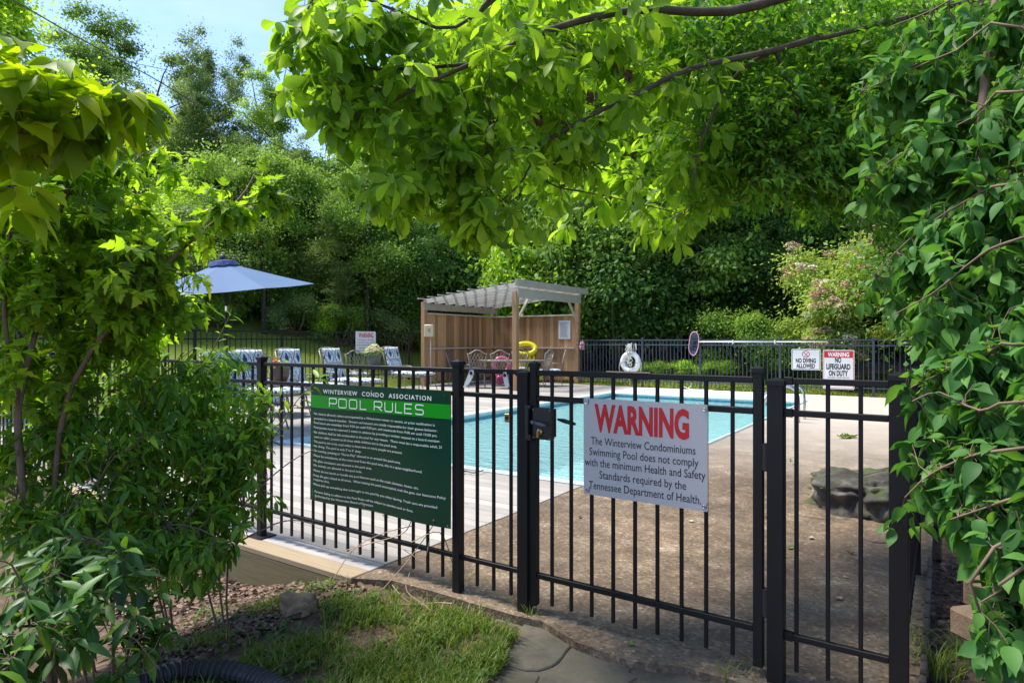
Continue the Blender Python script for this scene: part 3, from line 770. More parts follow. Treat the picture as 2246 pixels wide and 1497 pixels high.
for txt, a, b_, v0 in (('The Winterview Condominiums', 628, 1358, .475), ('Swimming Pool does not comply', 617, 1378, .588), ('with the minimum Health and Safety', 585, 1427, .700), ('Standards required by the', 687, 1292, .818), ('Tennessee Department of Health.', 613, 1397, .935)):
    place_text(tx, txt, wu(a), wu(b_), WH*(1-v0), WH*(1-v0+.082), wf, bold=0.004)
tx.build('lettering', M['ink'], wsn)
for fu, fw in ((.025,.955), (.975,.955), (.03,.04), (.972,.045)):
    mb = MB().lathe([(0.003,0),(0.008,0),(0.008,0.002),(0.0065,0.0035),(0.003,0.003)], 14)
    gg = link('grommet', mb.mesh('grommet', M['steel']), wsn, loc=(ws0+fu*WW, TS-.005, wz0+fw*WH), rot=(R(90),0,0))
    MB().tube([(0.003,-.003,-.004),(0.012,-.006,0.002),(0.016,0.02,0.004)], 0.0012, 5).build('zip_tie', M['rubber'], gg)
# ---- signs on the far fence
def signplate(w, h, r=0.035, n=4):
    pts = []
    for cx, cy, a in ((w-r, r, -90), (w-r, h-r, 0), (r, h-r, 90), (r, r, 180)):
        for k in range(n+1): pts.append((cx+r*math.cos(R(a+90*k/n)), cy+r*math.sin(R(a+90*k/n))))
    return pts
def far_sign(name, label, s0, s1, z0, z1, tt, deco, rz=TH, base=None):
    base = base or F(s0, tt, z0)
    t_ = thing(name, label, 'sign', base, rz)
    w, h = s1-s0, z1-z0
    pp = MB(); pp.prism(signplate(w, h), 0, 0.004); pp.build('panel', M['white'], t_, rot=(R(90),0,0))
    deco(t_, w, h, lambda u, v: (u, -0.0052, v)); return t_
TF = FT-0.03
Yd = lambda px: F(s_on(px, TF), TF).y
def zat(px, py): return H - (py-748.5)/FPX*Yd(px)
def border(t_, w, h, f, mat, m_=0.022, wd=0.012, mz=None):
    mb = MB(); pts = [(m_+x*(w-2*m_)/w, m_+y*(h-2*m_)/h) for x, y in signplate(w, h)]
    ribbon(mb, pts, wd, f, True); mb.build('border', mat, t_)
def deco1(t_, w, h, f):
    border(t_, w, h, f, M['ink'])
    mb = MB(); f2_ = lambda u, v: (u, -0.0056, v)
    cx, cy, r = w*.5, h*.75, h*.155
    ribbon(mb, [(cx+r*math.cos(a*math.pi/12), cy+r*math.sin(a*math.pi/12)) for a in range(24)], h*.03, f2_, True)
    ribbon(mb, [(cx-r*.7, cy+r*.7), (cx+r*.7, cy-r*.7)], h*.028, f2_); mb.build('prohibition_symbol', M['redink'], t_)
    mb = MB(); ribbon(mb, [(cx+r*.55, cy+r*.45), (cx-.05*r, cy-.15*r), (cx-r*.4, cy-r*.35)], h*.022, f); ribbon(mb, [(cx-r*.45, cy-r*.6), (cx+r*.45, cy-r*.6)], h*.016, f)
    place_text(mb, 'NO DIVING', w*.15, w*.84, h*.35, h*.555, f, bold=0.045); place_text(mb, 'ALLOWED', w*.17, w*.81, h*.10, h*.30, f, bold=0.045)
    mb.build('lettering', M['ink'], t_)
far_sign('no_diving_sign', 'white NO DIVING ALLOWED sign on the far blue grey fence', s_on(1736,TF), s_on(1800,TF), zat(1768,811), zat(1768,765), TF, deco1)
def deco2(t_, w, h, f):
    border(t_, w, h, f, M['redink'])
    f2_ = lambda u, v: (u, -0.0056, v)
    mb = MB(); mb.quad(f(w*.045, h*.80), f(w*.955, h*.80), f(w*.955, h*.965), f(w*.045, h*.965)); mb.build('red_header', M['redink'], t_)
    mb = MB(); place_text(mb, 'WARNING', w*.16, w*.84, h*.83, h*.94, f2_, bold=0.03); mb.build('white_lettering', M['whiteink'], t_)
    mb = MB()
    for a, u0, u1, v in (('NO', .39, .59, .68), ('LIFEGUARD', .11, .88, .51), ('ON DUTY', .19, .80, .34)): place_text(mb, a, w*u0, w*u1, h*v, h*(v+.135), f, bold=0.045)
    for a, u0, u1, v in (('CHILDREN UNDER THE AGE', .14, .84, .455), ('OF 14 SHALL NOT USE POOL', .13, .86, .375), ('WITHOUT A PARENT OR ADULT', .10, .88, .295)): place_text(mb, a, w*u0, w*u1, h*(v-.175), h*(v-.145), f, bold=0.02, res=1)
    mb.build('lettering', M['ink'], t_)
z1_ = zat(1839, 767); z0_ = zat(1839, 853)
far_sign('lifeguard_sign', 'white NO LIFEGUARD ON DUTY sign with a red WARNING header', s_on(1805,TF), s_on(1874,TF), z0_, z1_, TF, deco2)
def deco3(t_, w, h, f):
    mb = MB(); place_text(mb, 'WARNING', w*.14, w*.88, h*.72, h*.94, f, bold=0.03); mb.build('red_heading', M['redink'], t_)
    mb = MB()
    for k, (a, u0, u1) in enumerate((('The Winterview Condominiums', .10, .9), ('Swimming Pool does not comply', .08, .92), ('with the minimum Health and Safety', .04, .96), ('Standards required by the', .15, .85), ('Tennessee Department of Health.', .08, .93))):
        place_text(mb, a, w*u0, w*u1, h*(.58-.12*k), h*(.655-.12*k), f, bold=0.004, res=1)
    mb.build('lettering', M['ink'], t_)
ta, tb = t_on(780, SL+.04), t_on(824, SL+.04)
Ym = F(SL, (ta+tb)/2).y
sg = far_sign('warning_sign', 'small white WARNING sign on the left fence behind the flower pot', 0, tb-ta, 0, 46/FPX*Ym*1.03, 0, deco3, rz=TH+math.pi/2, base=F(SL+.04, ta, H-(774-748.5)/FPX*Ym))
# ---------------------------------------------------------------- patio furniture
def damask(name, dark, scale=3.0, bias=0.5):
    m, N, L, B = newmat(name); uv = N.new('ShaderNodeUVMap').outputs['UV']
    X, Y, Z = sep(N, L, uv)
    def fold(v, k): 
        return math_(N, L, 'ABSOLUTE', math_(N, L, 'SUBTRACT', math_(N, L, 'FRACT', math_(N, L, 'MULTIPLY', v, k)), 0.5))
    fx, fy = fold(X, scale), math_(N, L, 'FRACT', math_(N, L, 'ADD', math_(N, L, 'MULTIPLY', Y, scale*0.62), 0.13))
    cx = N.new('ShaderNodeCombineXYZ'); L.new(fx, cx.inputs[0]); L.new(fy, cx.inputs[1])
    n = N.new('ShaderNodeTexNoise'); n.inputs['Scale'].default_value = 7.5; n.inputs['Detail'].default_value = 1.2; n.inputs['Distortion'].default_value = 2.4
    L.new(cx.outputs[0], n.inputs['Vector'])
    # scroll stems: two mirrored sine curves, and the flower body on the axis
    st = math_(N, L, 'ABSOLUTE', math_(N, L, 'SUBTRACT', fx, math_(N, L, 'ADD', 0.25, math_(N, L, 'MULTIPLY', math_(N, L, 'SINE', math_(N, L, 'MULTIPLY', fy, 6.283)), 0.17))))
    stem_ = math_(N, L, 'LESS_THAN', st, 0.032)
    d = math_(N, L, 'ADD', math_(N, L, 'MULTIPLY', fx, 1.5), math_(N, L, 'ABSOLUTE', math_(N, L, 'SUBTRACT', fy, 0.30)))
    body = math_(N, L, 'LESS_THAN', math_(N, L, 'ADD', d, math_(N, L, 'MULTIPLY', n.outputs['Fac'], 0.42)), 0.46)
    lf = math_(N, L, 'GREATER_THAN', n.outputs['Fac'], 0.585)
    f = math_(N, L, 'MAXIMUM', math_(N, L, 'MAXIMUM', stem_, body), lf)
    L.new(mixc(N, L, f, (0.66, 0.72, 0.71), dark), B.inputs['Base Color']); B.inputs['Roughness'].default_value = 0.85
    return m
M['damask'] = damask('navy_damask_fabric', (0.018, 0.060, 0.105), 3.1)
M['damask2'] = damask('blue_print_fabric', (0.035, 0.05, 0.20), 5.5)
def cushion_mesh(name, w, l, th, mat, segs=1, frame=None, n=8, m=None):
    # pillow grid: x lateral (w), y along (l); frame maps (x, y, z)
    m = m or 8*segs; mb = MB(); uvs = []
    for side in (1, -1):
        for j in range(m+1):
            for i in range(n+1):
                u, v = i/n, j/m
                a = 1-abs(2*u-1)**3.2; vv = (v*segs) % 1.0 if 0 < v < 1 else 0.0
                b_ = (1-abs(2*vv-1)**3.2) if 0 < v < 1 else 0
                e = (1-abs(2*v-1)**8)
                h = th/2*(0.22+0.78*(a*b_)**0.55 if a*b_ > 0 else 0.22)*side
                if i in (0, n) or j in (0, m): h = th*0.16*side
                p = ((u-.5)*w, v*l, h)
                mb.v.append(tuple(frame(*p)) if frame else p); uvs.append(((u-.5)*w, v*l))
    K = (n+1)*(m+1)
    for j in range(m):
        for i in range(n):
            a = j*(n+1)+i; mb.f.append((a, a+1, a+n+2, a+n+1)); mb.f.append((K+a+n+1, K+a+n+2, K+a+1, K+a))
    for i in range(n):
        mb.f.append((i, K+i, K+i+1, i+1)); q = m*(n+1)+i; mb.f.append((q, q+1, K+q+1, K+q))
    for j in range(m):
        a = j*(n+1); mb.f.append((a, a+n+1, K+a+n+1, K+a)); q = a+n; mb.f.append((q, K+q, K+q+n+1, q+n+1))
    me = mb.mesh(name, mat, smooth=True)
    ul = me.uv_layers.new(name='UVMap')
    for lp_ in me.loops: ul.data[lp_.index].uv = uvs[lp_.vertex_index]
    return me
REC = R(17)
def back_frame(x, y, z):                         # x lateral, y up the back, z towards the sitter
    return (-math.sin(REC)*y + math.cos(REC)*z, -x, 0.47 + math.cos(REC)*y + math.sin(REC)*z)
def seat_frame(x, y, z): return (y, -x, 0.445 + z)
def make_chaise():
    r = thing('patio_lounger', 'x', 'lounger')
    link('back_cushion', cushion_mesh('back_cushion', .60, .82, .13, M['damask'], 2, lambda x, y, z: back_frame(x, y, z+.07)), r)
    link('seat_cushion', cushion_mesh('seat_cushion', .60, 1.30, .13, M['damask'], 2, lambda x, y, z: seat_frame(x, y, z+.05)), r)
    f = MB(); T = M['cast']
    for s in (-1, 1):
        f.tube([back_frame(s*.31, -.05, 0), back_frame(s*.32, .4, -.01), back_frame(s*.31, .80, -.02)], .016, 6)
    f.tube([back_frame(-.31, .80, -.02)]+[back_frame(.31*math.sin(a), .80+.075*math.cos(a), -.025) for a in np.linspace(-1.3, 1.3, 9)]+[back_frame(.31, .80, -.02)], .014, 6)
    for k in range(5): f.tube([back_frame(-.22+.11*k, 0, -.01), back_frame(-.22+.11*k, .82, -.02)], .006, 4)
    for k in range(5): f.tube([back_frame(-.31, .08+.17*k, -.012), back_frame(.31, .08+.17*k, -.012)], .006, 4)
    f.build('back_frame', T, r, smooth=True)
    f = MB()
    f.tube([seat_frame(-.31, -.02, -.03), seat_frame(-.31, 1.31, -.03), seat_frame(.31, 1.31, -.03), seat_frame(.31, -.02, -.03)], .017, 6, closed=True)
    for k in range(9): f.tube([seat_frame(-.31, .1+.14*k, -.035), seat_frame(.31, .1+.14*k, -.035)], .006, 4)
    f.build('seat_frame', T, r, smooth=True)
    for s in (-1, 1):
        m = MB(); m.tube([(-.16, s*.33, .66), (-.02, s*.355, .70), (.25, s*.365, .70), (.42, s*.36, .66), (.47, s*.35, .57), (.42, s*.335, .48), (.34, s*.325, .43)], .014, 6)
        m.tube([(.05, s*.345, .69), (.0, s*.34, .60), (.06, s*.33, .52), (.12, s*.335, .60), (.06, s*.34, .66)], .008, 5)
        m.build('armrest', T, r, smooth=True)
        for x0, x1 in ((0.02, -.16), (.62, .66), (1.22, 1.34)):
            m = MB(); m.tube([(x0, s*.30, .42), ((x0*.8+x1*.2), s*.31, .28), (x1, s*.33, .01)], [.018, .015, .013], 6)
            m.build('leg', T, r, smooth=True)
    return r
LT = [
 ('patterned lounger half hidden by the shrub, lowest cushion on the left', -4.95, 11.0, -36),
 ('patterned lounger whose tall back stands just left of the fence post', -5.22, 12.9, -33),
 ('patterned lounger with its back between the brown flower bowl and the umbrella side', -4.88, 14.3, -28),
 ('patterned lounger with its back left of the round table and flower pot', -4.42, 16.0, -28),
 ('patterned lounger with strongly reclined back beside the wooden shelter', -3.55, 19.4, -30),
]
ch0 = make_chaise()
for i, (lab, X, Y, a) in enumerate(LT):
    c = ch0 if i == 0 else copy_tree(ch0)
    c.location = (X, Y, 0); c.rotation_euler = (0, 0, R(a)); setp(c, lab, 'lounger', 'patio loungers with damask cushions')
# lattice dining chairs
def make_chair():
    r = thing('patio_chair', 'x', 'chair'); T = M['cast']
    def bf(x, y): return (-.21-.16*y, x*(0.9+.25*y), .44+.68*y)
    f = MB()
    topa = [bf(x, .80+.17*math.cos(x/.24*math.pi/2)**2) for x in np.linspace(-.24, .24, 11)]
    f.tube([bf(-.20, 0), bf(-.22, .4), bf(-.245, .84)]+topa+[bf(.245, .84), bf(.22, .4), bf(.20, 0)], .018, 6)
    f.build('back_frame', T, r, smooth=True)
    f = MB()
    hh = lambda x: .80+.15*math.cos(min(1, abs(x)/.24)*math.pi/2)**2
    for k in range(-5, 6):
        for sg in (1, -1):
            pts = []
            for y in np.linspace(.05, .95, 9):
                x = k*.085 + sg*(y-.5)*.30 + .02*math.sin(y*6)
                if abs(x) < .225 and y < hh(x)-.01: pts.append(bf(x, y))
            if len(pts) > 1: f.tube(pts, .008, 4, cap=False)
    f.tube([bf(-.2, .08), bf(.2, .08)], .009, 5)
    f.build('lattice', T, r)
    link('seat_cushion', cushion_mesh('seat_cushion', .46, .46, .09, M['damask2'], 1, lambda x, y, z: (y-.22, -x, .475+z)), r)
    f = MB(); f.tube([(-.22, -.22, .42), (.24, -.24, .42), (.24, .24, .42), (-.22, .22, .42)], .014, 6, closed=True)
    for k in range(4): f.tube([(-.14+.1*k, -.22, .42), (-.14+.1*k, .22, .42)], .006, 4)
    f.build('seat_frame', T, r, smooth=True)
    for s in (-1, 1):
        m = MB(); m.tube([bf(s*.22, .33), (-.05, s*.275, .68), (.14, s*.285, .68), (.22, s*.275, .63), (.22, s*.26, .55), (.15, s*.25, .43)], .011, 6); m.build('armrest', T, r, smooth=True)
        for x0, x1 in ((-.20, -.27), (.22, .26)):
            m = MB(); m.tube([(x0, s*.215, .42), ((x0+x1)/2-.01*np.sign(x0), s*.215, .22), (x1, s*.24, 0)], [.014, .012, .011], 6); m.build('leg', T, r, smooth=True)
    return r
pc0 = make_chair()
# pergola table centre
TCX, TCY = at(1120, 790, 20.9).x, 20.9
CH = [
 ('lattice metal chair at the left end of the shelter table, partly behind another', 1008, 21.6, -20, 0),
 ('lattice metal chair in front of the shelter table, left of the hanging tape', 1046, 20.0, 95, 0),
 ('lattice metal chair in front of the shelter table, cut by the cedar post', 1098, 19.8, 88, 0),
 ('lattice metal chair behind the shelter table, half covered by its neighbour', 1034, 22.4, -60, 0),
 ('lattice metal chair behind the shelter table beside the yellow float', 1139, 22.3, -95, 0),
 ('lattice metal chair at the right of the shelter table before the yellow float', 1183, 20.4, 150, 0),
 ('lattice metal chair seen side on at the right end beside the cedar post', 1214, 20.9, 176, 0),
 ('lattice metal chair behind the small table with the brown flower bowl', 588, 15.0, -40, 0),
 ('lattice metal chair behind the round table, between lounger and flower pot', 786, 18.6, -60, 0),
]
for i, (lab, px, Y, a, _) in enumerate(CH):
    c = pc0 if i == 0 else copy_tree(pc0)
    c.location = ((px-1123)/FPX*Y, Y, 0); c.rotation_euler = (0, 0, R(a)); c.scale = (1.08,)*3
    setp(c, lab, 'chair', 'lattice metal patio chairs')
def table(name, label, X, Y, z, rx, ry, rz=0.0, lattice=True, group=None):
    r = thing(name, label, 'table', (X, Y, 0), rz, group)
    n = 28
    mb = MB(); pts = [(rx*math.cos(2*math.pi*k/n), ry*math.sin(2*math.pi*k/n)) for k in range(n)]
    mb.prism(pts, z-.03, z); mb.build('table_top', plain('cast_table_top', (0.27, 0.235, 0.20), 0.42, 0.2, var=.2), r, bevel=.006)
    MB().tube([(x*.97, y*.97, z-.045) for x, y in pts], .012, 5, closed=True).build('apron_ring', M['cast'], r, smooth=True)
    for k in range(4):
        a = math.pi/4+k*math.pi/2; cx, cy = rx*.66*math.cos(a), ry*.66*math.sin(a)
        MB().tube([(cx*1.05, cy*1.05, z-.03), (cx*.8, cy*.8, z*.55), (cx*.95, cy*.95, z*.25), (cx*1.2, cy*1.2, 0)], [.017,.014,.014,.015], 6).build('leg', M['cast'], r, smooth=True)
    return r
table('patio_table', 'long oval metal table under the wooden shelter', TCX+.05, TCY+.15, .84, 1.15, .62, TH*.3)
RT = at(822, 805, 17.4); table('patio_table', 'round metal table holding the grey flower pot', RT.x, RT.y, .77, .60, .60)
BT = at(612, 835, 12.9); table('side_table', 'low metal side table holding the brown flower bowl', BT.x, BT.y, .62, .34, .34)
# flower pots
petal = {}
def flowers(parent, z, rad, cols, n, seed, trail=0):
    rr = random.Random(seed); st = MB(); fl = {}
    for i in range(n):
        a = rr.random()*6.283; q = rad*math.sqrt(rr.random())
        p = Vector((q*math.cos(a), q*math.sin(a), z + (rad*1.15 - q*.55)*rr.uniform(.35, 1.1)))
        st.tube([(p.x*.35, p.y*.35, z-.03), (p.x*.8, p.y*.8, (z+p.z)/2), tuple(p)], .0025, 3, cap=False)
        c = rr.choice(cols); mb = fl.setdefault(c, MB()); sz = rr.uniform(.028, .045)
        tilt = Vector((p.x, p.y-.15, .12)).normalized().to_track_quat('Z', 'Y').to_matrix()
        b = len(mb.v); mb.v.append(tuple(p))
        for k in range(10):
            an = k*.628; ra = sz*(1 if k % 2 else .72); mb.v.append(tuple(p + tilt @ Vector((ra*math.cos(an), ra*math.sin(an), sz*.35))))
        for k in range(10): mb.f.append((b, b+1+k, b+1+(k+1) % 10))
    for c, mb in fl.items(): mb.build('blossoms', M[c], parent)
    Ls = []
    for i in range(n*3):
        a = rr.random()*6.283; q = rad*1.05*math.sqrt(rr.random())
        Ls.append((Vector((q*math.cos(a), q*math.sin(a), z + (rad*.95-q*.5)*rr.random())), Vector((math.cos(a), math.sin(a), rr.uniform(-.5,.6))), Vector((rr.uniform(-.4,.4), rr.uniform(-.6,.2), 1)), rr.uniform(.05, .085)))
    for k in range(trail):
        a = -1.9+k*.5
        for j in range(9):
            Ls.append((Vector((rad*.82*math.cos(a), rad*.82*math.sin(a), z+.02-j*.028)), Vector((math.cos(a+j), math.sin(a+j), -.7)), Vector((math.cos(a), math.sin(a), .3)), .045))
    return st, Ls
M['petal_y'] = leafmat('yellow_petals', [(0.75, 0.70, 0.22), (0.8, 0.76, 0.34)], .3, mass=False, tcol=(1.1,1.1,.9))
M['petal_p'] = leafmat('pink_petals', [(0.62, 0.20, 0.27), (0.75, 0.45, 0.48)], .3, mass=False, tcol=(1.1,1.0,1.0))
M['petal_o'] = leafmat('orange_petals', [(0.70, 0.20, 0.05), (0.62, 0.09, 0.05)], .3, mass=False, tcol=(1.1,1.0,.9))
POTS = []
pg = thing('flower_pot', 'grey flower pot of pale yellow and pink petunias on the round table', 'flower pot', (RT.x-.02, RT.y-.05, .771))
MB().lathe([(.145,0),(.15,.01),(.195,.27),(.215,.275),(.222,.32),(.205,.325),(.195,.29),(0.0,.27)], 26).build('pot', plain('grey_pot', (.15,.14,.145), .55), pg, smooth=False)
POTS.append((pg, flowers(pg, .31, .26, ['petal_y','petal_y','petal_y','petal_p'], 70, 5, 3)))
pb = thing('flower_bowl', 'brown barrel shaped bowl with orange and yellow flowers on the side table', 'flower pot', (BT.x+.02, BT.y, .621))
MB().lathe([(.12,0),(.125,.01),(.18,.13),(.185,.27),(.19,.30),(.175,.305),(.165,.27),(0,.25)], 22).build('pot', plain('brown_glazed_pot', (.105,.066,.048), .4, var=.3, scale=12), pb)
POTS.append((pb, flowers(pb, .28, .19, ['petal_o','petal_o','petal_y'], 36, 8)))
# umbrella
ub = thing('patio_umbrella', 'blue market umbrella with tilted octagonal canopy on a black pole', 'umbrella', ((497-1123)/FPX*10.3, 10.3, 0))
def fabric(name, col):
    m, N, L, B = newmat(name); c = N.new('ShaderNodeTexCoord').outputs['Object']
    n = noise(N, L, c, 3, 4); L.new(mixc(N, L, n, tuple(x*.9 for x in col), tuple(x*1.1 for x in col)), B.inputs['Base Color']); B.inputs['Roughness'].default_value = .8
    T = N.new('ShaderNodeBsdfTranslucent'); T.inputs['Color'].default_value = (*col, 1); X = N.new('ShaderNodeMixShader'); X.inputs[0].default_value = .22
    bump(N, L, noise(N, L, c, 220, 2), B, .15, .001)
    L.new(B.outputs[0], X.inputs[1]); L.new(T.outputs[0], X.inputs[2]); L.new(X.outputs[0], N['Material Output'].inputs['Surface']); return m
M['blue'] = fabric('blue_canvas', (0.098, 0.172, 0.30)); M['navy'] = fabric('navy_canvas', (0.035, 0.075, 0.23))
can = MB(); NR_, AP = 8, 2.735
tilt = Matrix.Rotation(R(-4.5), 4, 'Y') @ Matrix.Rotation(R(7), 4, 'X')
def uc(a, r, z): 
    v = Vector((r*math.cos(a), r*math.sin(a), z)); v = tilt @ (v-Vector((0,0,0))) ; return (v.x, v.y, v.z+2.27)
n8 = 8; rings = 6
for k in range(n8):
    a0, a1 = (k-.5)*math.pi/4 + .3927, (k+.5)*math.pi/4 + .3927
    base = len(can.v)
    for i in range(rings+1):
        f = .02+.98*i/rings
        for j in range(5):
            g_ = j/4; sag = 1-.05*math.sin(g_*math.pi)*f
            x0, y0 = math.cos(a0), math.sin(a0); x1, y1 = math.cos(a1), math.sin(a1)
            x, y = (x0+(x1-x0)*g_)*f*1.42*sag, (y0+(y1-y0)*g_)*f*1.42*sag
            z = .46*(1-f)**1.05 - .0*f - .012*math.sin(g_*math.pi)*f
            v = tilt @ Vector((x, y, z)); can.v.append((v.x, v.y, v.z+2.27))
    for i in range(rings):
        for j in range(4):
            a = base+i*5+j; can.f.append((a, a+5, a+6, a+1))
co = can.build('canopy', M['blue'], ub)
vn = MB()
for k in range(16):
    a = k*math.pi/8; rr_ = .26+.02*(k % 2); v = uc(a, .24, .41-.012*(k % 2)); vn.v.append(v)
for k in range(16): vn.v.append(uc(k*math.pi/8, .19, .475))
vn.v.append(uc(0, 0.001, .50))
for k in range(16): vn.f.append((k, (k+1) % 16, 16+(k+1) % 16, 16+k)); vn.f.append((16+k, 16+(k+1) % 16, 32))
vn.build('vent_flap', M['navy'], ub)
tv = uc(0, 0, .5)
MB().lathe([(0,0),(.035,.01),(.045,.04),(.035,.07),(0,.085)], 12, c=tv).build('finial', plain('grey_finial', (.06,.06,.07), .4), ub, smooth=True)
MB().tube([(0,0,.0), (0,0,2.15), tv], .021, 10).build('pole', M['black'], ub, smooth=True)
MB().lathe([(.25,0),(.25,.04),(.06,.09),(.035,.32),(0,.32)], 24).build('base', M['black'], ub)
MB().lathe([(.028,0),(.028,.09)], 10, c=(0,0,1.93)).build('crank_housing', M['steel'], ub)
for k in range(8):
    a = (k)*math.pi/4 + 0.0; v = uc(a, 1.38, -.012); w_ = uc(a, .05, .44); MB().tube([w_, uc(a, .7, .18), v], .007, 4).build('rib', M['black'], ub)

# ---------------------------------------------------------------- wooden shelter
T0, T1 = 12.72, 16.55; S0, S1 = -9.80, -6.22
pe = thing('wooden_shelter', 'cedar lean-to shelter with board walls and slatted roof behind the pool', 'shelter', O0, TH)
def zz(px, py, s, t): return H - (py-748.5)/FPX*F(s, t).y
hw = 0.075
for nm, (s, t, top) in {'FL': (S0, T0, 2.78), 'FR': (S1, T0, 2.97), 'BR': (S1, T1, 2.90), 'BL': (S0, T1, 2.62)}.items():
    MB().box((s, t, top/2-.05), (hw, hw, top/2)).build('post', M['cedar_post'], pe, bevel=.006)
# upright wall boards
wb_ = MB().box((0,0,1.10), (0.0695, 0.010, 1.10)).mesh('wall_board', M['cedar_v'], bevel=.003)
n = int((T1-T0-2*hw)/0.1425)
for k in range(n): link('wall_board', wb_, pe, loc=(S0+.02, T0+hw+.075+k*.1425, .14), rot=(0,0,math.pi/2))
n = int((S1-S0-2*hw)/0.1425)
for k in range(n): link('wall_board', wb_, pe, loc=(S0+hw+.075+k*.1425, T1-.02, .14))
for z, ex in ((2.36, .075), (1.22, .06)):
    MB().box((0,0,0), ((T1-T0)/2-hw, ex, .022)).build('ledge_board', M['greywood'], pe, loc=(S0+.05, (T0+T1)/2, z), rot=(0,0,math.pi/2))
    MB().box((0,0,0), ((S1-S0)/2-hw, ex, .022)).build('ledge_board', M['greywood'], pe, loc=((S0+S1)/2, T1-.05, z))
# beams
MB().box((0,0,0), (.022, (T1-T0)/2+.12, .105)).build('beam', M['greywood_y'], pe, loc=(S0+.10, (T0+T1)/2, 2.58), bevel=.004)
MB().box((0,0,0), (.022, (T1-T0)/2+.04, .135)).build('beam', M['greywood_y'], pe, loc=(S1+.10, (T0+T1)/2, 2.88), bevel=.004)
MB().box((0,0,0), (.022, (T1-T0)/2+.35, .10)).build('fascia_board', M['greywood_y'], pe, loc=(S1+.16, (T0+T1)/2+.12, 3.17), bevel=.004)
# rafters falling to the left and battens across them
zr0, zr1 = 2.74, 3.12
rl = S1+.13-(S0-.02); ang = math.atan2(zr1-zr0, rl)
raf = MB().box((0,0,0), (math.hypot(rl, zr1-zr0)/2, .019, .07)).mesh('rafter', M['greywood'], bevel=.004)
for k in range(8):
    link('rafter', raf, pe, loc=((S0-.02+S1+.13)/2, T0+.02+k*(T1-T0-.02)/7, (zr0+zr1)/2), rot=(0, -ang, 0))
bat = MB().box((0,0,0), ((T1-T0)/2+.24, .045, .016)).mesh('batten', M['greywood'], bevel=.003)
for k in range(10):
    f = k/9; link('batten', bat, pe, loc=(S0+.02+f*(rl-.10), (T0+T1)/2-.05+.02*((k*7) % 3-1), zr0+.088+f*(zr1-zr0)), rot=(0, 0, math.pi/2))
# braces on the right face
for t_, sg in ((T0+hw, 1), (T1-hw, -1)):
    MB().bar((S1+.03, t_, 2.12), (S1+.03, t_+sg*.62, 2.80), .07, .045).build('brace', M['greywood_y'], pe)
MB().box((0,0,0), (.045,.02,.11)).mesh
# notice frame, phone box with conduit, pink bag
nb = thing('notice_frame', 'white framed notice on the back wall of the shelter', 'notice', F(0,0), TH)
Tn = T1-.035; a0, a1 = s_on(1226, Tn), s_on(1251, Tn); Yn = F(a0, Tn).y; zn1, zn0 = H-(703-748.5)/FPX*Yn, H-(743-748.5)/FPX*Yn
MB().box(((a0+a1)/2, Tn-.01, (zn0+zn1)/2), ((a1-a0)/2, .012, (zn1-zn0)/2)).build('frame', M['white'], nb, bevel=.004)
MB().box(((a0+a1)/2, Tn-.024, (zn0+zn1)/2), ((a1-a0)/2-.03, .003, (zn1-zn0)/2-.03)).build('sheet', plain('grey_paper', (.50,.53,.55), .3), nb)
mb = MB(); rr = random.Random(2)
for k in range(16):
    z = zn1-.07-k*(zn1-zn0-.12)/16
    mb.quad((a0+.05, Tn-.0285, z), (a0+.05+(a1-a0-.1)*rr.uniform(.5,1), Tn-.0285, z), (a0+.05+(a1-a0-.1)*.9, Tn-.0285, z-.008), (a0+.05, Tn-.0285, z-.008))
mb.build('print_lines', M['ink'], nb)
Yp = F(S0, T0).y-.12
bx = at(941.5, 725, Yp); pbx = thing('phone_box', 'beige poolside phone box with conduit on the left shelter post', 'phone box', (bx.x, bx.y, 0), R(-12))
MB().box((0,0,bx.z), (.155, .07, .20)).build('cabinet', M['beige'], pbx, bevel=.02)
MB().tube([(.05,0,bx.z-.19), (.05,.0,.02)], .016, 8).build('conduit', plain('grey_conduit', (.42,.40,.38), .5), pbx, smooth=True)
mb = MB()
for k, w_ in ((0,.03),(1,.05),(2,.045)): mb.quad((-w_+.02,-.0715,bx.z+.08-k*.045), (w_+.02,-.0715,bx.z+.08-k*.045), (w_+.02,-.0715,bx.z+.055-k*.045), (-w_+.02,-.0715,bx.z+.055-k*.045))
mb.quad((.01,-.0715,bx.z-.06),(.03,-.0715,bx.z-.06),(.02,-.0715,bx.z-.085)); mb.build('red_marks', M['redink'], pbx)
bg = at(1277, 757, F(S1, T1).y-.1); b_ = thing('hanging_bag', 'small pale pink bag hanging on the right cedar post', 'bag', tuple(bg))
MB().lathe([(.02,.15),(.055,.13),(.085,.06),(.10,-.05),(.10,-.12),(.06,-.155),(0,-.16)], 12).build('bag', M['palepink'], b_, smooth=True)
MB().tube([(-.03,0,.14),(0,0,.24),(.03,0,.14)], .006, 5).build('strap', M['redink'], b_)
# inflatables
fy = at(1152, 790, 22.9); yf = thing('pool_float', 'yellow inflatable lounger float propped up behind the table', 'float', (fy.x, fy.y, .0), R(-10))
def torus(mb, c, R0, r0, Mx, n=20, k=8): mb.tube([Vector(c)+Mx@Vector((R0*math.cos(a*2*math.pi/n), R0*math.sin(a*2*math.pi/n), 0)) for a in range(n)], r0, k, closed=True)
mx_ = Matrix.Rotation(R(72), 3, 'X')
mb = MB(); torus(mb, (0,0,1.18), .30, .095, Matrix.Rotation(R(58), 3, 'X') @ Matrix.Diagonal((1.25,.75,1))); mb.build('head_ring', M['yellow'], yf, smooth=True)
mb = MB()
for k in range(5): mb.tube([(-.3+.15*k+.15, .0, .12), (-.3+.15*k+.15, .06, .6), (-.3+.15*k+.15, .12, 1.06)], [.06,.085,.06], 8)
mb.build('mattress', M['yellow'], yf, smooth=True)
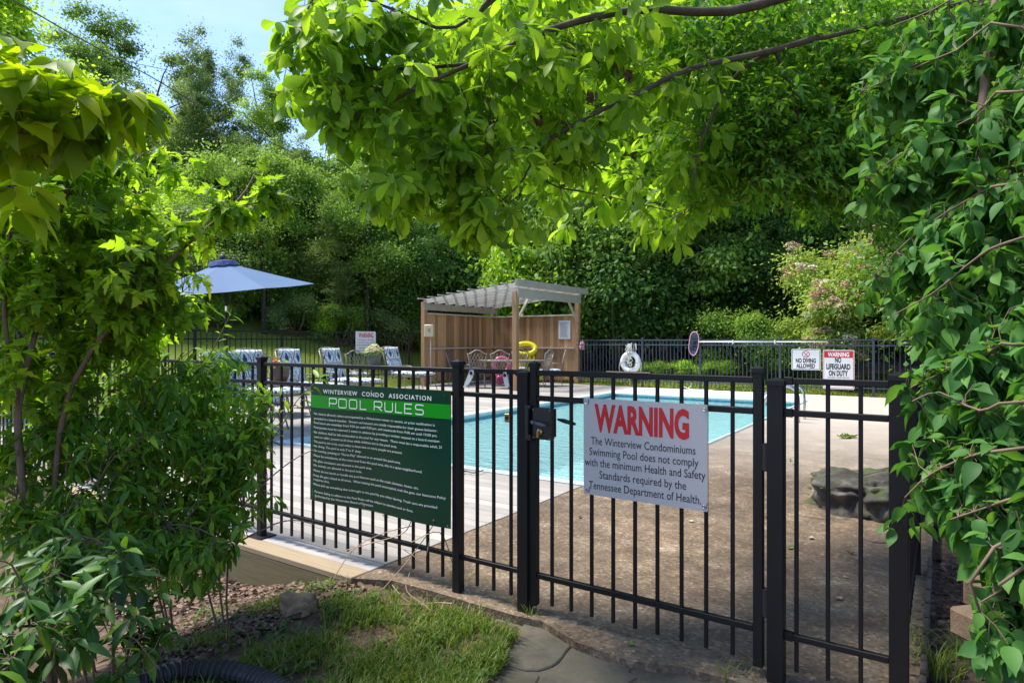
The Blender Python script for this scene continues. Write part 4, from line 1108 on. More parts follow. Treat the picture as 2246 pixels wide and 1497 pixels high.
mb = MB(); torus(mb, (.42,.1,.42), .34, .10, mx_); mb.build('side_ring', M['yellow'], yf, smooth=True)
pf = at(1100, 805, 22.2); pk = thing('pool_ring', 'pink inflatable ring and ball under the shelter table', 'float', (pf.x, pf.y, 0), 0)
mb = MB(); torus(mb, (0,0,.62), .26, .09, mx_); mb.build('ring', M['pink'], pk, smooth=True)
mb = MB(); torus(mb, (-.06,-.5,.20), .14, .07, mx_); mb.lathe([(0,-.12),(.09,-.09),(.13,0),(.09,.09),(0,.12)], 14, c=(-.06,-.5,.20)); mb.build('rolled_mat', M['pink'], pk, smooth=True)
# life ring, rope, net and pole
TR = FT-.09; lx = s_on(1383, TR); Yr = F(lx, TR).y; lz = H-(794-748.5)/FPX*Yr
lr = thing('life_ring', 'white life ring hanging with tangled rope on the far fence', 'life ring', F(lx, TR, lz), TH)
mb = MB(); R0 = .262
mb.tube([(R0*math.cos(a*2*math.pi/32), 0, R0*math.sin(a*2*math.pi/32)*1.04) for a in range(32)], .088, 12, closed=True); mb.build('ring', M['white'], lr, smooth=True)
for a in (90, 180, 270, 0):
    mm = MB(); c_, s_ = math.cos(R(a)), math.sin(R(a)); ux = Vector((c_, 0, s_)); cc = Vector((R0*c_, 0, R0*s_*1.04))
    mm.tube([cc + ux*.092*math.cos(q*math.pi/6) + Vector((0,1,0))*.092*math.sin(q*math.pi/6) for q in range(12)], .012, 5, closed=True); mm.build('strap', plain('grey_strap', (.45,.45,.5), .6), lr)
rr = random.Random(5)
rp_ = MB(); pts = []
for q in range(70):
    a = q*.9; pts.append((.05*math.sin(q*1.3)+rr.uniform(-.08,.08), -.10-.02*rr.random(), .55-.0095*q+.08*math.sin(q*1.7)))
def smoothp(P, k=3):
    P = [Vector(p) for p in P]; out = []
    for i in range(len(P)-1):
        p0, p1, p2, p3 = P[max(i-1,0)], P[i], P[i+1], P[min(i+2, len(P)-1)]
        for j in range(k):
            t = j/k; out.append(.5*((2*p1)+(-p0+p2)*t+(2*p0-5*p1+4*p2-p3)*t*t+(-p0+3*p1-3*p2+p3)*t*t*t))
    out.append(P[-1]); return out
rp_.tube(smoothp(pts), .008, 4)
rp_.tube(smoothp([(.36,0,.02),(.385,-.02,-.1),(.36,-.03,-.26),(.30,-.03,-.40),(.12,-.03,-.36),(0,-.05,-.33),(-.14,-.03,-.38),(-.30,-.03,-.38),(-.385,-.02,-.2),(-.36,0,0)]), .008, 5)
rp_.tube(smoothp([(0,-.1,-.35),(-.02,-.1,-.5),(.03,-.1,-.62),(.0,-.1,-.72)]), .007, 4)
rp_.build('rope', M['rope'], lr)
mb = MB()
for k in range(5): mb.tube([(-.06+.03*k, -.05, .59), (-.08+.035*k, -.07, .48), (-.06+.03*k, -.07, .38)], .014, 5)
mb.tube([(.20,-.05,.60),(.215,-.06,.45),(.22,-.05,.40)], .02, 6); mb.tube([(.15,-.05,.60),(.13,-.06,.4),(.16,-.06,.25),(.22,-.06,.3),(.16,-.06,.42)], .006, 4)
mb.build('rope_coil', M['rope'], lr)
nx = s_on(1522, TR); Yn = F(nx, TR).y; nz_ = H-(753-748.5)/FPX*Yn
net = thing('skimmer_net', 'pool skimmer net with pink rim on its long white pole along the fence', 'pool net', F(nx, TR, nz_), TH)
rim = [(.155, .10), (.14, .24), (.07, .345), (-.02, .345), (-.09, .27), (-.13, .05), (-.15, -.15), (-.10, -.30), (0.0, -.36), (.08, -.28), (.14, -.10)]
rim3 = [(x, -.02, z) for x, z in rim]
MB().tube(smoothp(rim3+[rim3[0]], 2), .013, 6).build('rim', plain('pink_rim', (.66,.30,.38), .5), net, smooth=True)
def net_mat():
    m, N, L, B = newmat('blue_net'); c = N.new('ShaderNodeTexCoord').outputs['Object']
    B.inputs['Base Color'].default_value = (.10,.13,.20,1)
    T = N.new('ShaderNodeBsdfTransparent'); X = N.new('ShaderNodeMixShader'); X.inputs[0].default_value = .40
    L.new(T.outputs[0], X.inputs[1]); L.new(B.outputs[0], X.inputs[2]); X.inputs[0].default_value = .62; L.new(X.outputs[0], N['Material Output'].inputs['Surface']); return m
mb = MB(); c0 = len(mb.v); rings_ = 4
for j in range(rings_+1):
    f = 1-j/rings_*.75
    for x, z in rim: mb.v.append((x*f+.01*j*math.sin(z*30), -.02+.05*j, z*f-.015*j))
nn = len(rim)
for j in range(rings_):
    for k in range(nn): mb.f.append((j*nn+k, j*nn+(k+1) % nn, (j+1)*nn+(k+1) % nn, (j+1)*nn+k))
mb.f.append(tuple(rings_*nn+k for k in range(nn))); mb.build('net', net_mat(), net)
e1 = s_on(1700, TR)-nx; e2 = s_on(1815, TR)-nx; zp = H-(751.5-748.5)/FPX*Yn - nz_
zp2 = 1.44-nz_
MB().tube([(.15, -.01, zp2+.0), (e1, -.01, zp2)], .020, 10).build('pole', M['white'], net, smooth=True)
MB().tube([(e1+.001, -.01, zp2), (e2, -.01, zp2)], .015, 10).build('pole_extension', M['white'], net, smooth=True)
for x in (s_on(1608, TR)-nx, e1): MB().box((0,0,0), (.016,.03,.055)).build('pole_clip', M['white'], net, loc=(x, -.005, zp2))
# small hose loop
hs = at(1510, 850, 19.3); hz = thing('garden_hose', 'thin white hose loop lying at the far pool edge', 'hose', (hs.x, hs.y, .03))
MB().tube(smoothp([(0,-.05,0),(-.18,.15,.1),(-.12,.25,.28),(.05,.22,.25),(.12,.1,.1),(-.02,-.1,0),(.25,-.3,-.01),(.6,-.5,-.01)]), .010, 6).build('tube', M['white'], hz, smooth=True)
# handrails of the pool ladder
hr = thing('pool_ladder', 'stainless steel pool ladder handrails at the right pool edge', 'ladder', F(0, 0), TH)
for t_ in (9.45, 10.02):
    pts = [(2.06, t_, 0), (2.06, t_, .38), (2.03, t_, .53), (1.93, t_, .62), (1.78, t_, .635), (1.60, t_, .58), (1.45, t_, .45), (1.34, t_, .25), (1.30, t_, -.05), (1.30, t_, -1.0)]
    MB().tube(smoothp(pts, 4), .0225, 10).build('handrail', M['steel'], hr, smooth=True)
for z in (-.35, -.65): MB().box((1.30, 9.735, z), (.05, .27, .012)).build('step', M['steel'], hr)

# ---------------------------------------------------------------- small things near the gate
def tape(label, px, z, pts, w):
    t_ = thing('torn_tape', label, 'tape', F(s_on(px, TS), TS, z), TH)
    mb = MB()
    for th_ in (0, .0015):
        for (x0, x1, zz_) in pts: mb.v += [(x0, -th_-.003*abs(zz_)*10, zz_), (x1, -th_-.003*abs(zz_)*10, zz_)]
    n = len(pts)
    for i in range(n-1):
        mb.f.append((2*i, 2*i+1, 2*i+3, 2*i+2)); mb.f.append((2*n+2*i, 2*n+2*i+2, 2*n+2*i+3, 2*n+2*i+1))
    mb.build('strip', M['paper'], t_)
    g_ = MB().lathe([(.003,0),(.010,0),(.010,.003),(.003,.003)], 12); link('grommet', g_.mesh('grommet', M['rubber']), t_, loc=(0, -.003, -.006), rot=(R(90),0,0))
    MB().tube([(0,-.006,-.006),(0,-.012,.014),(0,.0,.035),(0,.03,.035)], .0015, 5).build('zip_tie', M['rubber'], t_)
tape('torn pointed white tape strip tied to the top rail left of the gate post', 1034, 1.277, [(-.012,.016,.012),(-.018,.018,-.005),(-.030,.012,-.030),(-.044,-.012,-.062),(-.056,-.042,-.088)], 0)
tape('short torn white tape strip tied to the top rail beside the gate post', 1108, 1.272, [(-.010,.008,.012),(-.014,.014,-.005),(-.008,.022,-.035),(.000,.030,-.066)], 0)
es = thing('escutcheon_plate', 'tarnished brass latch plate with round hole on a picket', 'latch plate', F(s_on(1107, TS), -.012, H-(915-748.5)/FPX*3.52), TH)
MB().box((0,0,0),(.017,.003,.024)).build('plate', M['brass'], es, bevel=.003)
MB().lathe([(.005,0),(.011,0),(.011,.004),(.005,.004)], 14).build('bushing', M['rubber'], es, loc=(.001,-.003,0), rot=(R(90),0,0))

def rock_mesh(name, sx, sy, sz, seed, mat, n=24, m=14, rough=.25):
    import mathutils.noise as mn
    V = []; Fq = []
    for j in range(m+1):
        for i in range(n):
            a = 2*math.pi*i/n; e = -math.pi/2 + math.pi*j/m
            d = Vector((math.cos(a)*math.cos(e), math.sin(a)*math.cos(e), math.sin(e)))
            k = 1 + rough*mn.noise(d*1.6+Vector((seed,)*3)) + rough*.5*mn.noise(d*4+Vector((seed,)*3)) + rough*.25*mn.noise(d*9+Vector((seed,)*3))
            vd = mn.voronoi(d*1.5+Vector((seed, 0, seed)))[0]; k -= .55*rough*max(0, .35-(vd[1]-vd[0]))/.35*.7
            q = Vector([math.copysign(abs(c)**.75, c) for c in d])
            V.append((q.x*sx*k, q.y*sy*k, q.z*sz*k))
    for j in range(m):
        for i in range(n): Fq.append((j*n+i, j*n+(i+1) % n, (j+1)*n+(i+1) % n, (j+1)*n+i))
    mb = MB(); mb.v = V; mb.f = Fq; return mb.mesh(name, mat, smooth=True)
Bp = F(3.52, 3.35)
setp(link('boulder', rock_mesh('boulder', .56, .42, .25, 1.4, M['boulder'], 84, 44, .30), None, loc=(Bp.x+.26, Bp.y, .08), rot=(0,0,.2)), 'mossy grey boulder on the concrete by the right fence', 'boulder')
Rp = on_ground(654, 1335, .02)
setp(link('rock', rock_mesh('rock', .095, .07, .07, 9.1, M['rock'], 28, 16, .5), None, loc=(Rp.x, Rp.y, Rp.z-.0), rot=(0,0,.3)), 'brown rock beside the deck fascia in the leaf litter', 'rock')
for k, (px, py, Y, a) in enumerate(((2175, 1370, 2.75, .2), (2190, 1300, 2.95, .5))):
    p_ = at(px, py, Y); o = link('clay_block', MB().box((0,0,0), (.13,.09,.06)).mesh('clay_block', M['clayblock'], bevel=.012), None, loc=tuple(p_), rot=(0,0,a))
    setp(o, ['brown clay block under the right shrub, nearest the camera', 'brown clay block under the right shrub, behind the other'][k], 'block')
# corrugated drain pipe
pz = lambda px, py: on_ground(px, py, .045)
pp_ = smoothp([pz(300, 1530)+Vector((-.2,0,0)), pz(340, 1488), pz(400, 1472), pz(470, 1471), pz(530, 1480), pz(585, 1500), pz(640, 1530)], 6)
dp = MB(); seg = []; rad = []
acc = 0
P2 = []
for a, b_ in zip(pp_[:-1], pp_[1:]):
    L_ = (b_-a).length; n = max(1, int(L_/.006))
    for k in range(n): P2.append(a.lerp(b_, k/n))
rad = [.052 if (i//2) % 2 else .043 for i in range(len(P2))]
dp.tube(P2, rad, 16)
setp(dp.build('drain_pipe', M['rubber'], None, smooth=False), 'black corrugated drain pipe lying in the grass', 'pipe')
# fallen leaves and twigs on the concrete
def gp_(px, py, z=0.004):
    Y = (H-z)*FPX/(py-748.5); return Vector(((px-1123)/FPX*Y, Y, z))
def curled(w, l, mat, seed):
    rr = random.Random(seed); mb = MB(); n = 5
    for j in range(n+1):
        f = j/n; hw_ = w*math.sin(math.pi*min(.98, f*.9+.06)); 
        for x in (-1, -.4, .4, 1): mb.v.append((x*hw_, (f-.5)*l, .35*l*(abs(x)**1.6)*rr.uniform(.2,.5)+.12*l*(f-.5)**2*4+.002))
    for j in range(n):
        for i in range(3): a = j*4+i; mb.f.append((a, a+1, a+5, a+4))
    return mb.mesh('fallen_leaf', mat)
M['dry'] = leafmat('dry_leaf', [(0.11,.055,.03),(0.24,.14,.085),(0.42,.30,.20)], .1, .7, mass=False, tcol=(1.1,1,.8))
M['paleleaf'] = leafmat('pale_leaf', [(.48,.42,.30),(.62,.56,.42)], .2, .7, mass=False, tcol=(1,1,.9))
M['greenleaf'] = leafmat('fresh_leaf', [(.10,.19,.02),(.17,.27,.03)], .35, .5, mass=False)
FL = [(1682,1135,'dry',.05,'curled brown leaf on the concrete, right of the white warning sign'),(1515,1143,'paleleaf',.045,'pale leaf on the concrete below the white warning sign'),(1778,1180,'paleleaf',.055,'pale papery leaf on the concrete between the right pickets'),
 (1866,1213,'dry',.05,'tan curled leaf on the concrete near the right post'),(1840,1313,'dry',.05,'dark brown curled leaf on the concrete, lower right'),(1854,1266,'paleleaf',.03,'tiny pale leaf on the concrete near the right post'),
 (1728,1393,'paleleaf',.05,'crumpled pale leaf lying on the bottom rail bracket side'),(1272,1134,'dry',.04,'small red brown leaf on the concrete under the gate'),(1385,1413,'greenleaf',.04,'thin green leaf on the concrete at the flagstones'),
 (1733,1202,'greenleaf',.05,'green leaf scrap on the concrete at a right picket'),(1772,1083,'greenleaf',.04,'green leaf left of the mossy boulder'),(845,1132,'dry',.05,'small brown leaf on the deck boards below the banner')]
for i, (px, py, m_, l_, lab) in enumerate(FL):
    o = link('fallen_leaf', curled(l_*.35, l_, M[m_], i), None, loc=tuple(gp_(px, py)), rot=(0, 0, i*1.3)); setp(o, lab, 'leaf')
spp = thing('fallen_sprig', 'bright green leafy sprig lying on the concrete beyond the right panel', 'sprig', tuple(gp_(1857, 960)))
rr = random.Random(4)
for i in range(9):
    link('leaf', curled(.03, .15, M['greenleaf'], 40+i), spp, loc=(-.10+.025*i, rr.uniform(-.03,.03), .01), rot=(rr.uniform(-.2,.4), 0, -1.2+.25*i+rr.uniform(-.3,.3)))
def twig(label, pts, r):
    b_ = Vector(pts[0]); o = MB().tube([Vector(p)-b_ for p in smoothp(pts, 3)], [r*(1-.6*i/(3*len(pts)-3)) for i in range(3*len(pts)-2)], 5).build('twig', M['twig'], None, loc=tuple(b_)); setp(o, label, 'twig')
M['twig'] = plain('twig_bark', (.17,.115,.075), .8, var=.3)
M['bark'] = stone_mat('tree_bark', [(.3,(.05,.038,.028)),(.6,(.12,.092,.066))], 0, 6)
M['barkd'] = stone_mat('dark_bark', [(.3,(.02,.016,.012)),(.6,(.05,.038,.028))], 0, 6)
twig('pale bent twig on the concrete beside the gate hinge post', [gp_(1620,1425), gp_(1650,1445), gp_(1672,1468), gp_(1682,1500)], .006)
twig('dark forked twig on the concrete left of the right post', [gp_(1885,1176), gp_(1915,1188), gp_(1950,1190), gp_(1962,1204)], .005)
twig('thin stick lying across the boulder', [at(1830,1062,5.45), at(1880,1045,5.5), at(1940,1030,5.6), at(1975,1012,5.6)], .006)
twig('brown stick lying on the pool edge beside the banner', [gp_(1000,1042,.03), gp_(1020,1032,.03), gp_(1040,1036,.03), gp_(1062,1029,.035)], .012)
blu = at(417, 850, 11.9); bs = thing('pool_toy', 'dark blue ball on a lounger seen through the left shrub', 'ball', tuple(blu)); MB().lathe([(0,-.1),(.06,-.08),(.1,0),(.06,.08),(0,.1)], 16).build('ball', plain('navy_plastic', (.01,.05,.16), .3), bs, smooth=True)
# utility pole with wires
up_ = at(1083, 750, 27.0)
po = thing('utility_pole', 'weathered utility pole rising behind the shelter through the leaves', 'utility pole', (up_.x, 27.0, 0))
MB().tube([(0,0,0),(0,0,9.3)], [.15,.11], 10).build('pole', plain('pole_wood', (.50,.44,.37), .8, var=.25), po, smooth=True)
MB().box((0,-.15,8.5), (.12,.06,.09)).build('bracket', M['steel'], po); MB().lathe([(.05,0),(.07,.05),(.04,.12),(0,.13)], 10, c=(-.15,-.1,8.0)).build('insulator', M['white'], po)
def cable(label, pts, r):
    b_ = Vector(pts[0]); o = MB().tube([Vector(p)-b_ for p in smoothp(pts, 5)], r, 5).build('overhead_cable', M['wire'], None, loc=tuple(b_)); setp(o, label, 'cable', 'overhead cables')
cable('thick overhead cable crossing the sky from the upper left corner', [at(15,-8,9), at(80,30,10), at(170,82,11), at(330,168,13), at(450,238,15), at(600,315,18.5), at(760,385,22), at(920,425,24.5), at(1083,430,26.8)], .012)
cable('thin overhead cable below the thick one at upper left', [at(-30,62,9), at(60,90,10.5), at(150,112,12), at(300,140,15), at(450,176,18), at(620,240,21), at(850,330,24), at(1083,400,26.8)], .007)
cable('thin level cable in front of the left trees', [at(-40,380,13), at(120,396,14), at(300,410,16), at(500,428,19), at(760,437,23), at(1083,445,26.8)], .009)
# ---------------------------------------------------------------- leaves
def leaf_tpl(st, fold=.22, curl=.25, wig=0.0):
    # st: (mid y, outer y, half width); first and last are points
    V = []; T = []
    def z(y, x): return fold*abs(x) - curl*y*y + wig*math.sin(y*9)*abs(x)*2
    n = len(st)
    V.append((0, 0, 0)); idx = [(0, 0, 0)]
    for (ym, yo, w) in st[1:-1]:
        b = len(V); V += [(-w, yo, z(yo, w)), (0, ym, z(ym, 0)), (w, yo, z(yo, w))]; idx.append((b, b+1, b+2))
    V.append((0, 1, z(1, 0))); e = len(V)-1
    l, m, r = idx[1]; T += [(0, m, l), (0, r, m)]
    for a, b in zip(idx[1:-1], idx[2:]):
        T += [(a[0], a[1], b[1]), (a[0], b[1], b[0]), (a[1], a[2], b[2]), (a[1], b[2], b[1])]
    l, m, r = idx[-1]; T += [(l, m, e), (m, r, e)]
    return np.array(V, float), np.array(T, int)
TPL = {
 'oak': [leaf_tpl([(0,0,0)]+[(y, y+.02, w) for y, w in ((.10,.03),(.2,.085),(.24,.075),(.33,.14),(.37,.125),(.47,.19),(.51,.17),(.60,.225),(.64,.20),(.73,.215),(.77,.18),(.86,.14),(.90,.10))]+[(1,1,0)], .25, c) for c in (.12, .3, .5)],
 'hib': [leaf_tpl([(0,0,0),(.10,.02,.16),(.18,.16,.33),(.24,.30,.36),(.30,.44,.44),(.36,.36,.24),(.46,.46,.21),(.55,.60,.25),(.66,.66,.13),(.78,.80,.11),(1,1,0)], .3, c) for c in (.1, .3, .55)],
 'lance': [leaf_tpl([(0,0,0),(.12,.12,.05),(.32,.32,.135),(.55,.55,.155),(.78,.78,.09),(1,1,0)], .35, c) for c in (.1, .25, .45)],
 'broad': [leaf_tpl([(0,0,0),(.08,.06,.13),(.2,.19,.25),(.38,.38,.295),(.56,.56,.27),(.74,.74,.165),(.88,.88,.06),(1,1,0)], .3, c) for c in (.12, .35, .6)],
 'dog': [leaf_tpl([(0,0,0),(.08,.06,.10),(.2,.19,.22),(.38,.38,.29),(.56,.56,.265),(.74,.74,.165),(.88,.88,.06),(1,1,0)], .22, c) for c in (.2, .5, .8)],
 'small': [leaf_tpl([(0,0,0),(.3,.3,.2),(.65,.65,.19),(1,1,0)], .3, c) for c in (.1, .4)],
}
def orient(d, nrm):
    d = d.normalized(); x = d.cross(nrm)
    if x.length < 1e-4: x = d.cross(Vector((1, .3, 0)))
    x.normalize(); z = x.cross(d); return Matrix((x, d, z)).transposed()
def leaves_mesh(name, kind, L, mat, base, tint=None):
    if not L: return None
    rng = np.random.RandomState(len(L)); groups = []; off = 0; Vs = []; Ts = []; tn = []
    var = rng.randint(0, len(TPL[kind]), len(L))
    P = np.array([tuple(l[0]) for l in L]) - np.array(tuple(base)); D = np.array([tuple(l[1]) for l in L]); N_ = np.array([tuple(l[2]) for l in L]); sz = np.array([l[3] for l in L])
    tv = rng.rand(len(L)) if tint is None else tint
    D = D/np.maximum(np.linalg.norm(D, axis=1, keepdims=True), 1e-6); X = np.cross(D, N_); X /= np.maximum(np.linalg.norm(X, axis=1, keepdims=True), 1e-6); Z = np.cross(X, D)
    for k in range(len(TPL[kind])):
        m = var == k
        if not m.any(): continue
        tv_, tt = TPL[kind][k]; s = sz[m][:, None, None]
        W_ = (tv_[None, :, 0:1]*X[m][:, None] + tv_[None, :, 1:2]*D[m][:, None] + tv_[None, :, 2:3]*Z[m][:, None])*s + P[m][:, None]
        c = m.sum(); n = len(tv_)
        Vs.append(W_.reshape(-1, 3)); Ts.append((tt[None]+ (np.arange(c)*n)[:, None, None] + off).reshape(-1, 3)); tn.append(np.repeat(tv[m], n)); off += c*n
    return tri_mesh(name, np.concatenate(Vs), np.concatenate(Ts), mat, np.concatenate(tn), smooth=True)

class Plant:
    def __init__(s): s.stems = []; s.L = []
rl_ = random.Random(21)
def rv(k=1.0): return Vector((rl_.gauss(0, k), rl_.gauss(0, k), rl_.gauss(0, k)))
def add_leaf(P, p, d, up, size, spec):
    d = (d + rv(spec.get('jit', .25)) + Vector((0, 0, -spec.get('droop', .2)*rl_.uniform(.4, 1.5)))).normalized()
    n = (up + rv(spec.get('njit', .35))).normalized()
    if 'face' in spec: n = (n + spec['face']).normalized()
    P.L.append((p + d*size*.10, d, n, size*rl_.choice((.5,.7,.85,1,1,1.1,1.2))*rl_.uniform(.88, 1.12)))
def twig_leaves(P, pts, spec, start=.3):
    # leaves along the polyline from fraction start, and a tuft at the tip
    pts = [Vector(p) for p in pts]; Ls = [(b-a).length for a, b in zip(pts[:-1], pts[1:])]; tot = sum(Ls); gap = spec['gap']; x = tot*start; ph = rl_.random()*6.28
    while x < tot:
        a = x; i = 0
        while i < len(Ls)-1 and a > Ls[i]: a -= Ls[i]; i += 1
        p = pts[i].lerp(pts[i+1], min(1, a/max(Ls[i], 1e-6))); d = (pts[i+1]-pts[i]).normalized()
        side = d.cross(Vector((0, 0, 1)));
        if side.length < .1: side = Vector((1, 0, 0))
        side.normalize(); up = side.cross(d)
        sc = spec['size']*(.7+.3*(x/tot))
        if spec['arr'] == 'opp':
            ph += math.pi/2 if not spec.get('flat') else 0
            q = side*math.cos(ph) + up*math.sin(ph) if not spec.get('flat') else side
            for sg in (1, -1): add_leaf(P, p, d*spec.get('fwd', .6) + q*sg, Vector((0, 0, 1)), sc, spec)
        else:
            ph += 2.4; q = side*math.cos(ph) + up*math.sin(ph)*(.45 if spec.get('flat') else 1)
            add_leaf(P, p, d*spec.get('fwd', .6) + q, Vector((0, 0, 1)), sc, spec)
        x += gap*rl_.uniform(.7, 1.3)
    d = (pts[-1]-pts[-2]).normalized(); side = d.cross(Vector((0, 0, 1))).normalized() if abs(d.z) < .98 else Vector((1, 0, 0)); up = side.cross(d); w = spec.get('tip', 3)
    for k in range(w):
        a = 6.283*k/w + rl_.random(); add_leaf(P, pts[-1], d*.55 + side*math.cos(a) + up*math.sin(a)*.6, Vector((0, 0, 1)), spec['size'], spec)
def fill(P, mains, blobs, n, spec, sag=.08, r=.0035, seglen=None, start=.35, side=.35):
    allp = []
    for pts in mains:
        for i, p in enumerate(pts): allp.append((p, pts[min(i+1, len(pts)-1)]-pts[max(i-1, 0)]))
    wt = [b[3] for b in blobs]
    for _ in range(n):
        c, rx, rd, w = rl_.choices(blobs, wt)[0]
        q = Vector(c) + Vector((max(-1.7, min(1.7, rl_.gauss(0, .62)))*rx[0], max(-1.5, min(1.5, rl_.gauss(0, .5)))*rd, max(-1.7, min(1.7, rl_.gauss(0, .62)))*rx[1]))
        best = min(allp, key=lambda a: (a[0]-q).length_squared + (.6 if a[0].z > q.z+.25 else 0) + rl_.random()*.01)
        m = best[0]; L = (q-m).length; ml = seglen or .45
        if L > ml: m = q + (m-q)*(ml/L); L = ml
        dm = best[1].normalized()*L*.35; mid = m.lerp(q, .5) + dm*.5 + Vector((0, 0, sag*L*2))
        pts = [m, m.lerp(mid, .55)+dm*.15, mid.lerp(q, .45)+Vector((0,0,sag*L)), q]
        P.stems.append((pts, [r, r*.8, r*.6, r*.4])); twig_leaves(P, pts, spec, start)
        for _k in range(spec.get('sub', 1)):
            f = rl_.uniform(.3, .8); b = pts[1].lerp(pts[2], f); dd = (pts[3]-pts[1]).normalized(); sd = dd.cross(rv().normalized())*.9+dd*.6; l2 = L*rl_.uniform(.25, .5)
            sp = [b, b+sd*l2*.6+Vector((0,0,.02)), b+sd*l2+Vector((0,0,-.02))]; P.stems.append((sp, [r*.6, r*.5, r*.3])); twig_leaves(P, sp, spec, .3)
def blob(px, py, Y, rx, ry, dY, w=1.0):
    return (at(px, py, Y), (rx/FPX*Y, ry/FPX*Y), dY, w)
def pl(*a, k=3): return smoothp([at(*q) for q in a], k)
def main_stem(P, pts, r0, r1):
    n = len(pts); P.stems.append((pts, [r0+(r1-r0)*i/(n-1) for i in range(n)])); return pts
def finish(P, root, kind, mass_mat, obj_mat, bark, nobj=300, clip=None):
    base = root.location
    thin = MB()
    for pts, rr_ in P.stems:
        big = max(rr_) > .0048; q = [Vector(p)-base for p in pts]
        if big: MB().tube(q, rr_, 7, cap=False).build('branch', bark, root, smooth=True)
        else: thin.tube(q, rr_, 4, cap=False)
    if thin.v: setp(thin.build('twigs', bark, root), None, None, None, 'stuff')
    def score(l):
        p = l[0]
        if p.y < .3: return 0
        x = p.x/p.y*FPX; y = (p.z-H)/p.y*FPX
        if abs(x) > 1150 or abs(y) > 770: return 0
        return l[3]/p.y + rl_.random()*.01
    idx = sorted(range(len(P.L)), key=lambda i: -score(P.L[i])); top = set(i for i in idx[:nobj] if score(P.L[i]) > 0)
    tm = [tri_mesh('leaf', v, t, obj_mat, smooth=True) for v, t in TPL[kind]]
    for i in top:
        p, d, n, s = P.L[i]
        link('leaf', tm[i % len(tm)], root, loc=p-base, quat=orient(d, n).to_quaternion(), scale=s)
    rest = [l for i, l in enumerate(P.L) if i not in top]
    me = leaves_mesh('foliage', kind, rest, mass_mat, base)
    if me: setp(link('foliage', me, root), None, None, None, 'stuff')
    return root
def two(name, cols, **k): return leafmat(name, cols, mass=True, **k), leafmat(name+'_single', cols, mass=False, **k)

for pr_, (st, Ls) in POTS:
    st.build('stems', M['greenleaf'], pr_)
    link('foliage', leaves_mesh('foliage', 'small', Ls, M['greenleaf'], (0,0,0)), pr_)

# ================= overhead chestnut-leaved tree (large serrated leaves)
OAKM, OAKO = two('oak_leaf', [(0.081,0.172,0.018),(0.166,0.315,0.023),(0.247,0.417,0.030),(0.354,0.519,0.047)], transl=.58, rough=.5)
oak = thing('tree', 'leafy branches of a tree with large toothed leaves hanging over the pool', 'tree', (5.2, 2.2, 0))
P = Plant(); mains = []
def ms(pts, a, b): mains.append(main_stem(P, pts, a, b)); return pts
main_stem(P, smoothp([(5.2,2.2,-.1),(5.15,2.25,1.6),(4.9,2.5,3.1),(4.4,2.9,4.2)]), .16, .09)
ms(smoothp([Vector((4.9,2.5,3.1)), at(2150,-60,3.6), at(1800,-25,3.7), at(1600,25,3.8), at(1400,22,3.8), at(1250,52,3.7), at(1130,96,3.6), at(1034,140,3.5), at(900,200,3.3), at(800,260,3.2)]), .038, .006)
ms(smoothp([Vector((4.4,2.9,4.2)), at(1900,-160,4.2), at(1500,-120,3.9), at(1150,-60,3.6), at(1015,78,3.5)]), .04, .006)
ms(smoothp([at(1150,-60,3.6), at(1000,60,3.5), at(876,26,3.4), at(760,-20,3.3)]), .012, .006)
ms(smoothp([at(1034,140,3.5), at(929,149,3.45), at(835,152,3.4), at(784,145,3.35), at(720,138,3.3), at(650,136,3.25)]), .011, .004)
ms(smoothp([at(1800,80,4.2), at(1700,110,4.1), at(1512,152,4.0), at(1400,206,3.9), at(1287,257,3.8), at(1177,320,3.7), at(1092,330,3.6), at(950,350,3.5), at(850,420,3.4)]), .022, .005)
ms(smoothp([Vector((4.4,2.9,4.2)), at(2300,-60,4.5), at(1900,60,4.3), at(1700,110,4.1), at(1600,180,4.2), at(1560,260,4.2), at(1530,340,4.2), at(1520,420,4.2)]), .02, .005)
ms(smoothp([at(1177,320,3.7), at(1150,390,3.7), at(1090,450,3.6), at(1040,490,3.6)]), .008, .003)
ms(smoothp([at(1287,257,3.8), at(1240,330,3.9), at(1200,400,3.9), at(1330,430,4.2), at(1500,470,4.4)]), .008, .003)
ms(smoothp([at(1700,110,4.1), at(1750,260,4.5), at(1700,360,4.6), at(1620,440,4.6)]), .014, .003)
ms(smoothp([at(900,-120,3.4), at(800,-60,3.3), at(700,-20,3.2), at(660,60,3.2)]), .01, .004)
for dx in (0, 90, 180, 60, 130): ms(smoothp([at(880+dx,150+dx*.3,3.45), at(900+dx,210+dx*.3,3.5), at(890+dx,270+dx*.4,3.5)]), .005, .003)
spec = dict(size=.122, gap=.048, arr='alt', fwd=.7, droop=.45, jit=.35, njit=.6, tip=5, sub=1)
